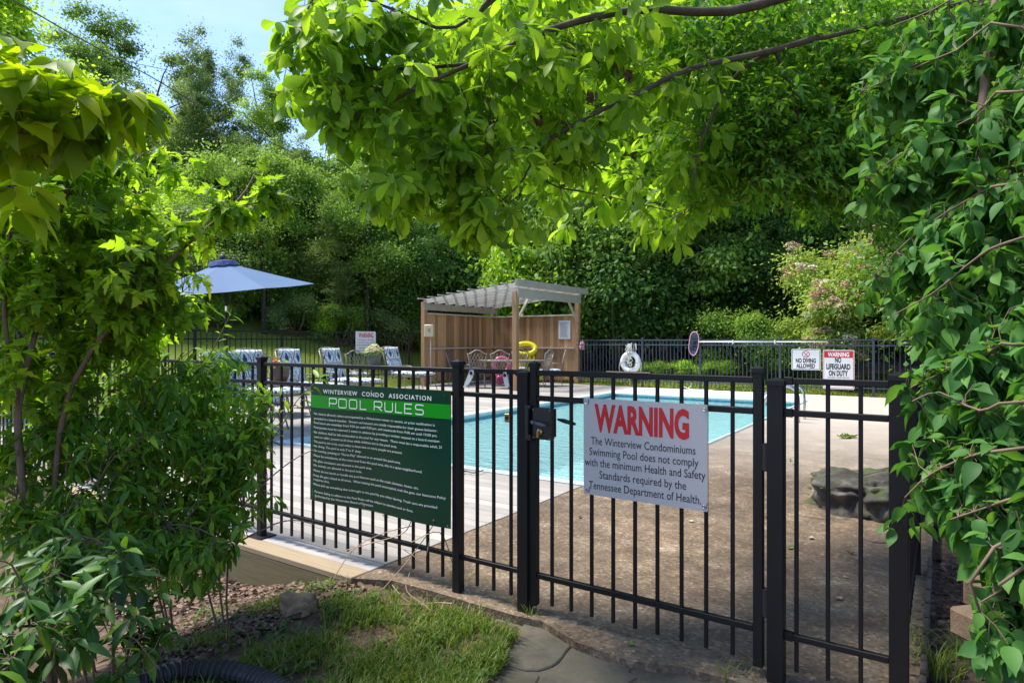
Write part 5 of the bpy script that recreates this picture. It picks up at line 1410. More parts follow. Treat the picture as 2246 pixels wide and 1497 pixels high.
B_ = [blob(760,50,3.3,110,90,.35,1.5), blob(700,180,3.25,65,55,.25,.7), blob(770,240,3.3,70,60,.3,.8), blob(900,90,3.5,150,110,.4,1.6), blob(900,260,3.5,110,90,.4,1.5), blob(1060,200,3.6,150,130,.45,2.0),
      blob(960,400,3.5,90,70,.3,1.3), blob(870,420,3.4,65,35,.25,.5), blob(1060,380,3.6,95,100,.35,1.5), blob(1040,480,3.6,50,35,.2,.4), blob(1180,80,3.8,170,110,.5,1.8), blob(1240,260,3.9,120,110,.4,1.1),
      blob(1320,100,4.0,150,110,.5,1.3), blob(1230,380,4.1,110,70,.4,.7), blob(1450,250,4.4,150,140,.6,1.3), blob(1400,400,4.5,110,60,.4,.6), blob(1550,420,4.6,110,60,.4,.8), blob(1480,480,4.7,80,35,.3,.25), blob(1600,200,5.6,140,150,.6,1.1), blob(1700,330,5.8,120,100,.5,.7), blob(1650,60,5.6,140,90,.5,.8), blob(1830,160,5.8,120,110,.5,.5), blob(1150,-110,3.5,400,70,.8,.7)]
fill(P, mains, B_, 520, spec, seglen=.48, r=.0026)
finish(P, oak, 'oak', OAKM, OAKO, M['bark'])
# dead brown leaf bunches caught in the branches
db = MB()
for (px, py, Y) in ((1160,112,3.7),(1245,95,3.75),(1265,110,3.75),(1290,100,3.8),(1300,130,3.8),(1350,140,3.9),(1375,155,3.9),(1180,250,3.7),(1235,262,3.8),(1298,200,3.8)):
    p0 = at(px, py, Y) - oak.location
    for k in range(5):
        b = len(db.v); w = rl_.uniform(.008,.018); l = rl_.uniform(.04,.10); dx = rl_.uniform(-.03,.03); dy = rl_.uniform(-.03,.03)
        for f in (0, .35, .7, 1):
            ww = w*math.sin(math.pi*(f*.85+.1)); db.v += [tuple(p0+Vector((dx-ww, dy+rl_.uniform(-.01,.01), -f*l))), tuple(p0+Vector((dx+ww, dy+rl_.uniform(-.01,.01), -f*l)))]
        for j in range(3): db.f.append((b+2*j, b+2*j+1, b+2*j+3, b+2*j+2))
db.build('withered_leaves', M['rust'], oak)

# ================= hibiscus (lobed leaves) on the left
HIM, HIO = two('hibiscus_leaf', [(0.096,0.183,0.014),(0.187,0.350,0.022),(0.296,0.488,0.029),(0.503,0.600,0.047)], transl=.55, rough=.5)
hib = thing('shrub', 'tall shrub with lobed bright green leaves and white buds on the left', 'shrub', (-2.15, 3.0, -.3))
P = Plant(); mains = []
G0 = Vector((-2.15, 3.0, -.32))
ms(smoothp([G0, at(115,1200,3.0), at(154,850,3.0), at(330,620,3.05), at(401,545,3.1), at(521,441,3.2), at(560,380,3.25)]), .017, .004)
ms(smoothp([at(505,455,3.2), at(560,445,3.2), at(610,432,3.25)]), .005, .003)
ms(smoothp([G0, at(60,1150,2.9), at(40,900,2.9), at(85,700,2.95), at(100,560,3.0), at(145,430,3.0), at(190,330,3.05), at(215,260,3.05)]), .018, .004)
ms(smoothp([at(100,600,2.95), at(150,560,3.1), at(215,470,3.2), at(260,420,3.2), at(300,350,3.2), at(330,330,3.2)]), .010, .003)
ms(smoothp([at(40,900,2.9), at(10,700,2.8), at(20,520,2.9), at(60,400,3.0), at(90,330,3.0)]), .012, .003)
ms(smoothp([G0, at(140,1000,3.2), at(200,780,3.3), at(300,690,3.4), at(400,640,3.5)]), .010, .003)
ms(smoothp([at(154,850,3.0), at(60,760,3.1), at(0,640,3.1)]), .008, .003)
spec = dict(size=.080, gap=.038, arr='alt', fwd=.6, droop=.25, jit=.3, njit=.35, tip=4, sub=1)
B_ = [blob(80,380,3.0,110,60,.35,1), blob(220,360,3.1,90,50,.3,.8), blob(100,500,3.0,130,80,.4,1.4), blob(230,500,3.2,80,70,.35,.9), blob(290,600,3.2,80,60,.3,1.0), blob(415,530,3.2,45,40,.2,.3), blob(510,455,3.2,60,35,.15,.32), blob(565,390,3.25,30,35,.1,.14),
      blob(600,440,3.25,35,20,.08,.14), blob(100,650,3.0,140,90,.4,1.8), blob(265,730,3.3,90,55,.35,1.1), blob(70,800,3.0,110,80,.35,1.2), blob(250,640,3.1,100,80,.3,1.2), blob(310,680,3.4,45,30,.2,.3), blob(-60,550,2.9,100,250,.4,.6)]
fill(P, mains, B_, 420, spec, seglen=.34, r=.0024)
finish(P, hib, 'hib', HIM, HIO, M['twig'])
bd = MB().lathe([(.004,-.022),(.011,-.012),(.014,.004),(.012,.018),(.006,.028),(0,.031)], 8).mesh('white_bud', M['white'], smooth=True)
for (px, py) in ((300,297),(240,311),(245,343),(70,371),(175,373),(105,548),(112,620),(165,384)):
    link('white_bud', bd, hib, loc=at(px, py, 3.0)-hib.location, rot=(rl_.uniform(-1,1), rl_.uniform(.3,1.4), 0), scale=1.0)

# ================= dogwood branch, top left
DOM, DOO = two('dogwood_leaf', [(0.105,0.190,0.008),(0.191,0.296,0.010),(0.282,0.395,0.016),(0.387,0.444,0.019)], transl=.62, rough=.45, tcol=(1.9,1.8,.5))
dg_ = thing('tree', 'dogwood branch with big yellow green leaves reaching in at the upper left', 'tree', (-3.1, 1.7, 0))
P = Plant(); mains = []
main_stem(P, smoothp([(-3.1,1.7,-.3),(-3.05,1.7,1.0),(-2.8,1.8,1.9),(-2.4,2.0,2.15)]), .06, .03)
ms(smoothp([(-2.8,1.8,1.9), at(-80,250,2.2), at(37,244,2.2), at(74,241,2.2), at(150,250,2.25), at(215,248,2.3), at(260,225,2.3), at(285,200,2.3)]), .014, .004)
ms(smoothp([at(74,241,2.2), at(98,213,2.2), at(115,185,2.2), at(120,170,2.2)]), .006, .003)
ms(smoothp([at(98,213,2.2), at(165,207,2.3), at(180,190,2.3)]), .005, .003)
ms(smoothp([at(50,245,2.2), at(80,270,2.2), at(130,270,2.2), at(200,290,2.25)]), .005, .003)
ms(smoothp([(-2.8,1.8,1.9), at(-50,300,2.1), at(20,290,2.1), at(90,300,2.1)]), .006, .003)
ms(smoothp([(-2.8,1.8,1.7), at(-60,420,2.0), at(0,412,2.0)]), .006, .003)
spec = dict(size=.122, gap=.055, arr='opp', flat=True, fwd=.8, droop=.15, jit=.22, njit=.4, tip=4, sub=0)
B_ = [blob(50,205,2.2,120,38,.3,1.3), blob(160,195,2.25,95,32,.3,1.0), blob(240,215,2.3,50,25,.15,.8), blob(285,225,2.3,22,25,.08,.25), blob(60,270,2.2,90,35,.2,1.3), blob(190,280,2.25,70,25,.2,.9), blob(110,240,2.25,90,40,.2,1.0), blob(10,420,2.0,45,18,.1,.3), blob(-120,250,2.2,90,110,.4,.8), blob(40,330,2.2,60,20,.15,.3)]
fill(P, mains, B_, 74, spec, seglen=.30, r=.0022, start=.4)
finish(P, dg_, 'dog', DOM, DOO, M['bark'])

# ================= forsythia-like bush with narrow leaves, lower left
FOM, FOO = two('narrow_leaf', [(0.046,0.114,0.020),(0.076,0.189,0.022),(0.122,0.277,0.025),(0.299,0.484,0.031)], transl=.42, rough=.45)
fo = thing('shrub', 'dense dark green shrub with narrow leaves and arching shoots against the fence', 'shrub', (-1.75, 3.35, -.3))
P = Plant(); mains = []; G0 = Vector((-1.75, 3.35, -.3)); G1 = Vector((-1.45, 3.3, -.3)); G2 = Vector((-2.0, 3.1, -.3))
def arch(G, *q, r=.006): ms(smoothp([G]+[at(*a) for a in q]), r, .002)
arch(G0, (350,1050,3.5), (420,860,3.6), (470,760,3.7), (505,690,3.75), r=.007)
arch(G1, (430,1150,3.4), (520,1040,3.5), (600,960,3.6), (650,880,3.65), (700,830,3.7), r=.006)
arch(G0, (300,1000,3.4), (330,860,3.5), (380,800,3.55), (430,760,3.6))
arch(G2, (150,1100,3.0), (160,960,3.1), (240,860,3.2))
arch(G1, (480,1200,3.3), (560,1080,3.4), (640,1010,3.45), (690,985,3.5))
arch(G1, (500,1230,3.2), (580,1160,3.25), (640,1140,3.3), (690,1150,3.3))
arch(G2, (60,1200,2.9), (40,1050,2.9), (90,950,2.9))
arch(G0, (330,1200,3.1), (400,1150,3.0), (500,1190,3.0))
arch(G0, (250,1150,3.0), (200,1050,2.9), (150,1120,2.8))
spec = dict(size=.075, gap=.030, arr='opp', fwd=.8, droop=.25, jit=.28, njit=.4, tip=4, sub=1)
B_ = [blob(330,860,3.5,140,60,.35,1.4), blob(430,940,3.5,90,70,.35,1.3), blob(250,950,3.3,150,70,.4,1.7), blob(380,1040,3.4,130,70,.4,1.7), blob(120,1000,3.1,130,80,.35,1.4), blob(490,1060,3.4,65,60,.25,.8), blob(560,960,3.55,45,50,.15,.35), blob(490,850,3.6,40,60,.2,.4), blob(420,1140,3.2,110,50,.3,1.1),
      blob(250,1130,3.1,130,60,.35,1.2), blob(80,1130,2.9,110,60,.3,1.0), blob(450,1170,3.1,60,35,.25,.5), blob(380,1240,3.0,100,35,.25,.6), blob(520,1090,3.3,30,25,.1,.1), blob(230,1230,2.9,130,40,.3,.8)]
fill(P, mains, B_, 520, spec, seglen=.36, r=.002, start=.3)
for m_ in mains[:2]: twig_leaves(P, m_, dict(spec, gap=.05), .45)
finish(P, fo, 'lance', FOM, FOO, M['twig'])
# ================= low near plant bottom left
NPM, NPO = two('near_broad_leaf', [(0.029,0.080,0.020),(0.048,0.132,0.029),(0.072,0.176,0.032),(0.136,0.272,0.032)], transl=.35, rough=.42)
npz = thing('shrub', 'low shrub with long whorled leaves at the bottom left corner', 'shrub', (-1.45, 2.35, -.28))
P = Plant(); mains = []; G0 = Vector((-1.45, 2.35, -.3))
for q in (((150,1330,2.3),(120,1250,2.3)), ((250,1300,2.4),(330,1240,2.5)), ((60,1300,2.1),(0,1230,2.0)), ((200,1400,2.2),(330,1400,2.3)), ((100,1420,2.1),(30,1440,2.0)), ((240,1250,2.5),(200,1180,2.6)), ((280,1420,2.3),(340,1460,2.3))):
    ms(smoothp([G0]+[at(*a) for a in q]), .005, .002)
spec = dict(size=.10, gap=.045, arr='opp', fwd=.7, droop=.3, jit=.2, njit=.3, tip=5, sub=0)
B_ = [blob(100,1280,2.2,110,45,.25,1.2), blob(250,1260,2.5,90,40,.25,1.0), blob(120,1380,2.2,130,50,.2,1.3), blob(290,1400,2.35,55,40,.15,.7), blob(30,1450,2.0,60,40,.15,.7), blob(180,1200,2.5,90,30,.2,.6)]
fill(P, mains, B_, 110, spec, seglen=.2, r=.002, start=.55)
finish(P, npz, 'lance', NPM, NPO, M['twig'])

# ================= right hand shrub with broad leaves
RBM, RBO = two('right_broad_leaf', [(0.032,0.102,0.023),(0.051,0.158,0.033),(0.077,0.216,0.042),(0.119,0.273,0.049)], transl=.40, rough=.55, spec=.25)
rb = thing('tree', 'overhanging tree with broad soft green leaves filling the right edge', 'tree', (2.35, 1.9, 0))
P = Plant(); mains = []; G0 = Vector((2.35, 1.9, -.05))
main_stem(P, smoothp([G0, (2.3,2.0,.9), at(2246,700,2.3), at(2190,560,2.4), at(2150,300,2.5), at(2200,-100,2.6)]), .035, .015)
trunk_pts = smoothp([G0, (2.3,2.0,.9), at(2246,700,2.3), at(2190,560,2.4), at(2150,300,2.5), at(2200,-100,2.6)]); mains.append(trunk_pts)
for q in (((2240,60,2.3),(2100,110,2.5),(1980,160,2.7),(1890,200,2.9)), ((2246,200,2.2),(2130,260,2.5),(1990,330,2.6),(1900,390,2.8)), ((2240,400,2.2),(2120,440,2.4),(2000,520,2.6),(1920,600,2.7)), ((2246,520,2.1),(2150,560,2.2),(2050,640,2.3),(1960,690,2.4)), ((2260,760,2.0),(2160,780,2.1),(2060,820,2.2),(1975,860,2.25)),
          ((2260,880,1.9),(2150,900,2.0),(2060,860,2.1),(2000,880,2.1)), ((2260,980,1.8),(2130,1000,2.0),(2040,1040,2.1),(1985,1090,2.15)), ((2260,1080,1.8),(2170,1110,1.9),(2080,1140,2.0)), ((2250,1240,1.7),(2200,1290,1.8),(2150,1320,1.85)), ((2250,-60,2.4),(2150,-40,2.6),(2050,20,2.8),(1950,60,3.0)), ((2180,1200,1.8),(2165,1380,1.9),(2150,1450,1.9))):
    ms(smoothp([Vector((2.35,2.0,1.2)) if q[0][1] > 600 else Vector((2.4,2.2,2.0))]+[at(*a) for a in q]), .0062, .002)
spec = dict(size=.074, gap=.036, arr='alt', flat=True, fwd=.7, droop=.4, jit=.25, njit=.4, tip=3, sub=1)
B_ = [blob(2238,80,2.5,90,90,.4,1.2), blob(2098,120,2.7,100,80,.4,1.2), blob(2024,220,2.9,60,60,.3,.5), blob(2218,280,2.4,90,100,.4,1.4), blob(2104,340,2.6,100,80,.35,1.3), blob(1994,420,2.8,50,40,.2,.35), blob(2228,470,2.3,80,90,.35,1.3), blob(2124,520,2.5,90,80,.35,1.2), blob(2034,600,2.6,55,60,.2,.5),
      blob(2218,650,2.3,90,80,.3,1.2), blob(2124,700,2.4,80,60,.3,1.0), blob(2218,820,2.1,90,70,.25,1.2), blob(2124,850,2.2,75,60,.2,.9), blob(2228,960,2.0,80,60,.25,1.1), blob(2144,990,2.1,70,60,.2,.9), blob(2218,1090,1.95,80,55,.2,1.1), blob(2124,1110,2.1,45,50,.15,.5), blob(2248,1210,1.85,50,50,.15,.8), blob(2238,1330,1.85,50,45,.12,.35), blob(2258,1430,1.8,45,40,.12,.3), blob(2228,1230,1.9,50,60,.12,.35), blob(2370,300,2.3,90,450,.4,1.2), blob(2370,900,2.1,80,300,.3,.8)]
fill(P, mains, B_, 860, spec, seglen=.30, r=.002, start=.2)
finish(P, rb, 'broad', RBM, RBO, M['twig'])

# ================= fine leaved tree, upper right, further in
FIM, FIO = two('fine_leaf', [(0.039,0.121,0.012),(0.069,0.204,0.021),(0.122,0.314,0.026),(0.270,0.483,0.036)], transl=.42, rough=.45)
fi = thing('tree', 'fine leaved tree with thin hanging stems at the upper right', 'tree', (5.0, 6.2, 0))
P = Plant(); mains = []
main_stem(P, smoothp([(5.0,6.2,-.1),(4.9,6.1,1.5),(4.6,6.0,3.2),(4.2,5.8,5.2)]), .10, .05)
for q in (((4.6,6.0,3.2), at(1890,300,5.6), at(1885,120,5.4), at(1895,-40,5.3)), ((4.6,6.0,3.2), at(1880,400,5.5), at(1868,470,5.4)), ((4.4,5.9,4.2), at(1800,60,5.3), at(1650,110,5.2), at(1500,180,5.2)), ((4.3,5.9,4.4), at(2000,130,5.4), at(1850,70,5.2), at(1600,60,5.0), at(1450,100,5.0)),
          ((4.6,6.0,3.4), at(1800,300,5.4), at(1700,360,5.3), at(1600,420,5.2)), (at(1770,40,5.3), at(1755,140,5.3), at(1772,210,5.3)), ((4.2,5.8,5.2), at(1700,-60,5.2), at(1400,-40,5.0)), ((4.6,6.0,3.2), at(1980,420,5.4), at(1800,440,5.3), at(1700,460,5.3))):
    ms(smoothp([Vector(a) for a in q]), .016, .004)
spec = dict(size=.062, gap=.030, arr='alt', flat=True, fwd=.6, droop=.3, jit=.3, njit=.4, tip=3, sub=3)
B_ = [blob(1600,80,4.5,170,90,.6,1.4), blob(1800,100,4.6,130,100,.6,1.4), blob(1950,120,4.7,100,120,.6,1.2), blob(1700,230,4.6,150,90,.6,1.5), blob(1850,280,4.7,110,100,.6,1.3), blob(1620,330,4.5,100,70,.5,.8), blob(1760,370,4.6,110,60,.5,1.1), blob(1860,420,4.7,80,40,.5,.6), blob(1480,120,4.4,100,90,.5,.6), blob(2080,300,4.9,140,250,.8,1.5), blob(2080,560,4.9,60,70,.5,.5), blob(2200,200,4.9,160,300,.8,1.2)]
fill(P, mains, B_, 1000, spec, seglen=.6, r=.003, start=.15, sag=.03)
finish(P, fi, 'small', FIM, FIO, M['bark'], nobj=120)
# ---------------------------------------------------------------- background trees
def rhomb(name, P_, D, N_, sz, asp, mat, tint):
    D = D/np.linalg.norm(D, axis=1, keepdims=True); X = np.cross(D, N_); X /= np.maximum(np.linalg.norm(X, axis=1, keepdims=True), 1e-6); Z = np.cross(X, D)
    s = sz[:, None]; n = len(P_)
    a = P_; l = P_ + D*s*.5 - X*s*asp + Z*s*.10; t = P_ + D*s; r = P_ + D*s*.5 + X*s*asp + Z*s*.10
    V = np.stack([a, r, t, l], 1).reshape(-1, 3); i = np.arange(n)*4
    T = np.concatenate([np.stack([i, i+1, i+2], 1), np.stack([i, i+2, i+3], 1)], 0)
    return tri_mesh(name, V, T, mat, np.repeat(tint, 4), smooth=False)
def crown_mesh(seed, mat, cz, rx, rz, n, leaf, clumps, sig=.42, shell=.55, layer=0.0, asp=.30, low=-1.0):
    g = np.random.RandomState(seed); NL_ = max(7, clumps//9)
    u = g.normal(size=(NL_, 3)); u /= np.linalg.norm(u, axis=1, keepdims=True); u[:, 2] = np.where(u[:, 2] < low, -u[:, 2], u[:, 2])
    rr = shell + (.92-shell)*g.rand(NL_)**.5
    Lb = u*rr[:, None]*(1+.25*g.normal(size=(NL_, 1))*.6)
    q = g.randint(0, NL_, clumps); v_ = g.normal(size=(clumps, 3)); v_ /= np.linalg.norm(v_, axis=1, keepdims=True)
    ls = (.20+.20*g.rand(NL_))[q][:, None]
    C = (Lb[q] + v_*ls*(.55+.45*g.rand(clumps, 1)))*np.array([rx, rx, rz]) + np.array([0, 0, cz])
    k = g.randint(0, clumps, n); cs = (.6+.8*g.rand(clumps))[k][:, None]
    off = g.normal(size=(n, 3))*sig*cs; off *= (.62 + 1.0*g.rand(n, 1)**3.5); off[:, 2] *= (.60 if layer == 0 else layer)
    Pp = C[k] + off
    out = off/np.maximum(np.linalg.norm(off, axis=1, keepdims=True), 1e-6)
    N_ = out*.45 + np.array([0, 0, .8]) + g.normal(size=(n, 3))*.45
    D = out*.6 + g.normal(size=(n, 3))*.6; D[:, 2] -= .35
    ct = g.rand(clumps)[k]
    tint = np.clip(.35*ct + .30*g.rand(NL_)[q][k] + .35*g.rand(n), 0, 1)
    return rhomb('crown', Pp, D, N_, leaf*(.6+.7*g.rand(n)), asp, mat, tint), C
def trunk_mesh(seed, C, h, r, mat, fork=None, nb=14, base=.25):
    rr = random.Random(seed); mb = MB(); lean = rr.uniform(-.3, .3)
    ax = smoothp([(0,0,-.3), (lean*.3, 0, h*.3), (lean*.7+rr.uniform(-.2,.2), rr.uniform(-.2,.2), h*.6), (lean, 0, h*.92)], 4)
    mb.tube(ax, [r*(1-.8*i/(len(ax)-1)) for i in range(len(ax))], 8)
    idx = list(range(len(C))); rr.shuffle(idx)
    for i in idx[:nb]:
        c = Vector(C[i]); a = min([p for p in ax if p.z < c.z-.2 and p.z > h*base] or [ax[len(ax)//2]], key=lambda p: (p-c).length + abs(p.z-(c.z-.35*abs(c.x)-.5)))
        mid = a.lerp(c, .5)+Vector((0,0,.12*(c-a).length)); mb.tube([a, mid, c], [r*.34, r*.2, r*.06], 5)
    return mb.mesh('trunk', mat, smooth=True)
def bgmat(nm, cols, tr=.4): return leafmat(nm, cols, transl=tr, rough=.5, spec=.25)
BM = {
 'mid': bgmat('mid_green_leaves', [(0.071,0.140,0.030),(0.126,0.238,0.042),(0.203,0.342,0.059),(0.316,0.455,0.084)]),
 'light': bgmat('light_green_leaves', [(0.126,0.251,0.025),(0.228,0.399,0.037),(0.331,0.511,0.052),(0.457,0.615,0.074)], .5),
 'dark': bgmat('dark_green_leaves', [(0.034,0.088,0.021),(0.066,0.153,0.033),(0.113,0.231,0.044),(0.183,0.326,0.060)], .3),
 'grey': bgmat('grey_green_leaves', [(0.075,0.137,0.046),(0.141,0.227,0.074),(0.215,0.319,0.104),(0.331,0.432,0.158)], .35),
 'elder': bgmat('elder_leaves', [(0.141,0.227,0.046),(0.254,0.374,0.074),(0.381,0.501,0.116),(0.534,0.637,0.188)], .35),
}
TV = {}
def variant(key, seed, mat, h, cz, rx, rz, n, leaf, clumps, r, bark='bark', **kw):
    m, C = crown_mesh(seed, BM[mat], cz, rx, rz, n, leaf, clumps, **kw); TV[key] = (m, trunk_mesh(seed, C, h, r, M[bark]))
variant('A', 1, 'mid', 13, 9.2, 3.3, 5.6, 42000, .15, 150, .20)
variant('B', 2, 'grey', 12, 8.0, 3.0, 5.8, 42000, .14, 170, .18, sig=.34)
variant('C', 3, 'light', 14, 9.5, 3.8, 6.0, 40000, .19, 160, .22)
variant('D', 4, 'dark', 11, 6.2, 3.4, 5.2, 38000, .17, 150, .20, 'barkd')
variant('S', 5, 'mid', 15, 11.5, 3.2, 4.4, 9000, .17, 70, .24, sig=.32)     # sparse, limbs showing
variant('L', 6, 'mid', 8, 4.6, 3.0, 3.6, 20000, .23, 110, .16, 'barkd', layer=.22, sig=.55)
SV = {}
def shrubv(key, seed, mat, rx, rz, n, leaf, clumps, **kw):
    m, C = crown_mesh(seed, BM[mat], rz*.75, rx, rz, n, leaf, clumps, **kw)
    mb = MB(); rr = random.Random(seed)
    for i in range(10):
        c = Vector(C[rr.randrange(len(C))]); mb.tube([(rr.uniform(-.15,.15), rr.uniform(-.15,.15), -.1), c*.5+Vector((0,0,-.1)), c], [.03,.022,.008], 5)
    SV[key] = (m, mb.mesh('stems', M['twig'], smooth=True))
shrubv('a', 11, 'mid', 1.5, 1.5, 15000, .11, 60, sig=.28, low=-.3)
shrubv('b', 12, 'dark', 1.6, 1.7, 15000, .13, 60, sig=.30, low=-.3)
shrubv('c', 13, 'grey', 1.3, 1.3, 15000, .09, 60, sig=.24, low=-.3)
shrubv('d', 14, 'light', 1.4, 1.3, 13000, .11, 55, sig=.26, low=-.3)
rt = random.Random(31); ZM = {}
LMK = [(0,'the far left frame edge'),(120,'the dogwood branch'),(230,'the white budded shrub'),(330,'the lobed leaf branch'),(400,'the umbrella left corner'),(430,'the umbrella left half'),(480,'the umbrella pole'),(520,'the umbrella peak'),(560,'the black fence post cap'),(600,'the flower bowl'),(650,'the umbrella right corner'),(690,'the second lounger back'),(700,'the banner top left'),(760,'the small warning sign left edge'),(830,'the grey flower pot'),(850,'the reclined lounger'),(900,'the phone box'),(960,'the shelter left wall'),(985,'the shelter roof left half'),(1060,'the shelter corner'),(1100,'the utility pole'),(1200,'the notice frame left side'),(1300,'the pink bag'),(1350,'the life ring left side'),(1400,'the life ring'),(1450,'the layered tree trunk'),(1500,'the skimmer net left side'),(1540,'the skimmer net'),(1600,'the skimmer pole'),(1620,'the middle of the skimmer pole'),(1700,'the skimmer pole clip'),(1720,'the skimmer pole end'),(1860,'the lifeguard sign'),(1900,'the flowering shrub right side'),(1980,'the far fence corner'),(2080,'the right fence post'),(2150,'the broad leaves'),(2300,'the far right frame edge')]
SEENL = set()
def where(kind, px, Y):
    l = min(LMK, key=lambda a: abs(a[0]-px))[1]; row = 'front row' if Y < 26.2 else ('second row' if Y < 29.5 else ('third row' if Y < 36 else 'rearmost row'))
    s_ = f'{kind} in the {row} behind {l}'
    return s_
def tree(v, px, Y, ytop, label, sx=1.0, group=None, name='tree'):
    m, tk = TV[v]; X = (px-1123)/FPX*Y; z = tz(X, Y)
    zmax = ZM.setdefault(v, max(m.vertices[i].co.z for i in range(0, len(m.vertices), 97)))
    want = H - (ytop-748.5)/FPX*Y - z; k = want/zmax
    t = thing(name, label, 'tree', (X, Y, z), rt.uniform(0, 6.28), group); kx = max(.55, min(1.7, k))*sx
    link('trunk', tk, t, scale=(kx, kx, k)); setp(link('crown', m, t, scale=(kx, kx, k)), None, None, None, 'stuff'); return t
def shrub(v, px, Y, k, label, group=None, kz=1.0, zoff=0.0):
    m, st = SV[v]; X = (px-1123)/FPX*Y
    t = thing('shrub', label, 'shrub', (X, Y, tz(X, Y)+zoff), rt.uniform(0, 6.28), group)
    link('stems', st, t, scale=(k, k, k*kz)); setp(link('crown', m, t, scale=(k, k, k*kz)), None, None, None, 'stuff'); return t
variant('M', 21, 'light', 9, 6.2, 2.5, 3.6, 30000, .12, 120, .12, sig=.30)
tree('M', 50, 12.5, -40, 'bright leafy tree filling the top left corner behind the cables', 1.0)
tree('A', 285, 34, 35, 'tallest tree on the skyline left of the blue sky gap')
tree('B', 430, 31, 75, 'rounded tree on the skyline directly under the open sky', .8)
tree('B', 350, 32, 60, 'full grey green tree on the skyline below the cables', 1.1)
tree('A', 225, 30, 90, 'mid green tree on the skyline left of the tallest one', 1.0)
tree('B', 475, 30, 190, 'full tree under the dip of the skyline')
tree('A', 605, 29, 180, 'mid green tree right of the skyline dip behind the cables', 1.0)
variant('T', 9, 'mid', 9.5, 7.0, 2.7, 2.6, 20000, .14, 90, .15, 'barkd')
tree('T', 578, 22.9, 330, 'forked tree whose bare dark trunk shows right of the umbrella pole', 1.0)
tree('T', 806, 24.2, 380, 'tree with bare dark trunk above the small warning sign', 1.0)
tree('T', 768, 25.2, 360, 'tree with thin dark trunk just left of the small warning sign', .9)
tree('A', 150, 29, 150, 'broad tree behind the white budded shrub at far left')
tree('B', 560, 33, 95, 'slender grey green tree right of the sky dip', .75)
tree('S', 725, 36, 150, 'sparse tree with bare upper limbs against pale sky')
tree('B', 640, 27, 300, 'grey green tree above the blue umbrella', .9)
tree('A', 520, 25, 330, 'dense mid green tree just left above the umbrella', .85)
tree('C', 300, 24, 330, 'light green tree behind the lobed leaf shrub', .8)
tree('D', 420, 27, 380, 'dark tree low behind the umbrella left side')
tree('A', 850, 32, 150, 'tree behind the tip of the hanging leafy branch')
tree('B', 760, 25, 420, 'small grey green tree left of the shelter')
tree('D', 900, 26, 380, 'dark tree with a vine clad trunk left of the shelter')
tree('A', 980, 34, 60, 'tall tree left of the utility pole')
tree('D', 1010, 29, 420, 'dark understorey tree behind the left shelter post')
tree('C', 1130, 33, -80, 'tall light green tree behind the utility pole')
tree('C', 1260, 30, -100, 'tall light green tree above the shelter roof')
tree('D', 1190, 29.5, 380, 'dark vine covered tree directly behind the shelter')
tree('C', 1390, 28, -150, 'tall light green tree above the life ring')
tree('L', 1330, 26.5, 440, 'layered dark tree right of the shelter')
tree('C', 1530, 27, -150, 'tall light green tree above the skimmer net')
tree('L', 1470, 24.5, 400, 'layered tree whose trunk stands right of the life ring', .8)
tree('D', 1600, 27, 300, 'dark shaded tree behind the skimmer pole')
tree('C', 1680, 29, -200, 'tall light green tree above the flowering shrub')
tree('D', 1720, 25, 330, 'dark tree left behind the flowering shrub')
tree('A', 1820, 30, -220, 'tall mid green tree above the no diving sign')
tree('C', 1950, 27, -220, 'tall light green tree behind the fine leaved stems')
tree('D', 1880, 24, 200, 'dark tree right behind the flowering shrub')
tree('A', 2100, 24, -250, 'tall tree seen through the right hand foliage')
tree('D', 2060, 19, 250, 'dark tree behind the far right fence corner')
tree('D', 2230, 16, 0, 'dark tree behind the right edge foliage')
tree('D', 2420, 12, -100, 'dark tree outside the right fence near the edge')
for i, (px, Y, yt) in enumerate(((60, 40, 200), (700, 42, 330), (550, 44, 300), (380, 42, 250), (820, 44, 300), (980, 42, 200), (1250, 40, 0), (1600, 40, -50), (1900, 38, -100), (-150, 30, 0), (1450, 38, -60), (1100, 42, 60), (2300, 30, -100))):
    tree('ADBDADACADCAC'[i], px, Y, yt, where({'A':'mid green','B':'grey green','C':'light green','D':'dark green'}['ADBDADACADCAC'[i]]+' distant wood tree', px, Y), 1.25, 'trees of the distant wood')
G_ = 'undergrowth shrubs along the wood edge'
for i, (px, Y, v, k) in enumerate(((345,26.6,'c',1.5),(430,24,'c',1.6),(520,24.4,'a',1.3),(600,26.5,'d',1.1),(690,26.8,'c',1.2),(760,27,'b',1.3),(830,27,'d',1.1),(900,27,'b',1.6),(980,27,'b',1.6),(1060,28.5,'b',1.7),(560,28,'b',2.0),(700,30,'b',2.2),(850,31,'b',2.2),(480,29,'a',2.0),(650,24.8,'a',.8),(870,26,'a',.9),
    (400,32,'b',2.4),(960,33,'b',2.4),(1350,25.0,'b',1.5),(1440,26,'b',1.5),(1540,26,'b',1.6),(1620,26,'a',1.5),(1700,26,'b',1.5),(1860,26,'a',1.6),(1980,25,'b',1.6),(2080,22.5,'b',1.5),(2150,16,'b',1.5),(230,22,'d',1.6),(120,20,'a',1.6),(20,18,'d',1.7),(300,20.6,'c',1.0),(355,21.3,'a',.75),(440,22.1,'d',.6),(500,22.6,'a',.7),(655,23.8,'c',.7),(715,24.3,'d',.6),(745,23.9,'a',.6),(850,25.2,'c',.7),(895,25.8,'a',.7),(390,21,'c',1.1),(470,22,'c',1.15),(1200,29,'b',2.0),(1300,29,'b',2.2),(1400,29,'b',2.4),(1500,29,'b',2.4),(1600,29,'b',2.4),(1720,28,'b',2.4))):
    shrub(v, px, Y, k, where({'a':'mid green','b':'dark green','c':'grey green','d':'light green'}[v]+' undergrowth shrub', px, Y), G_)
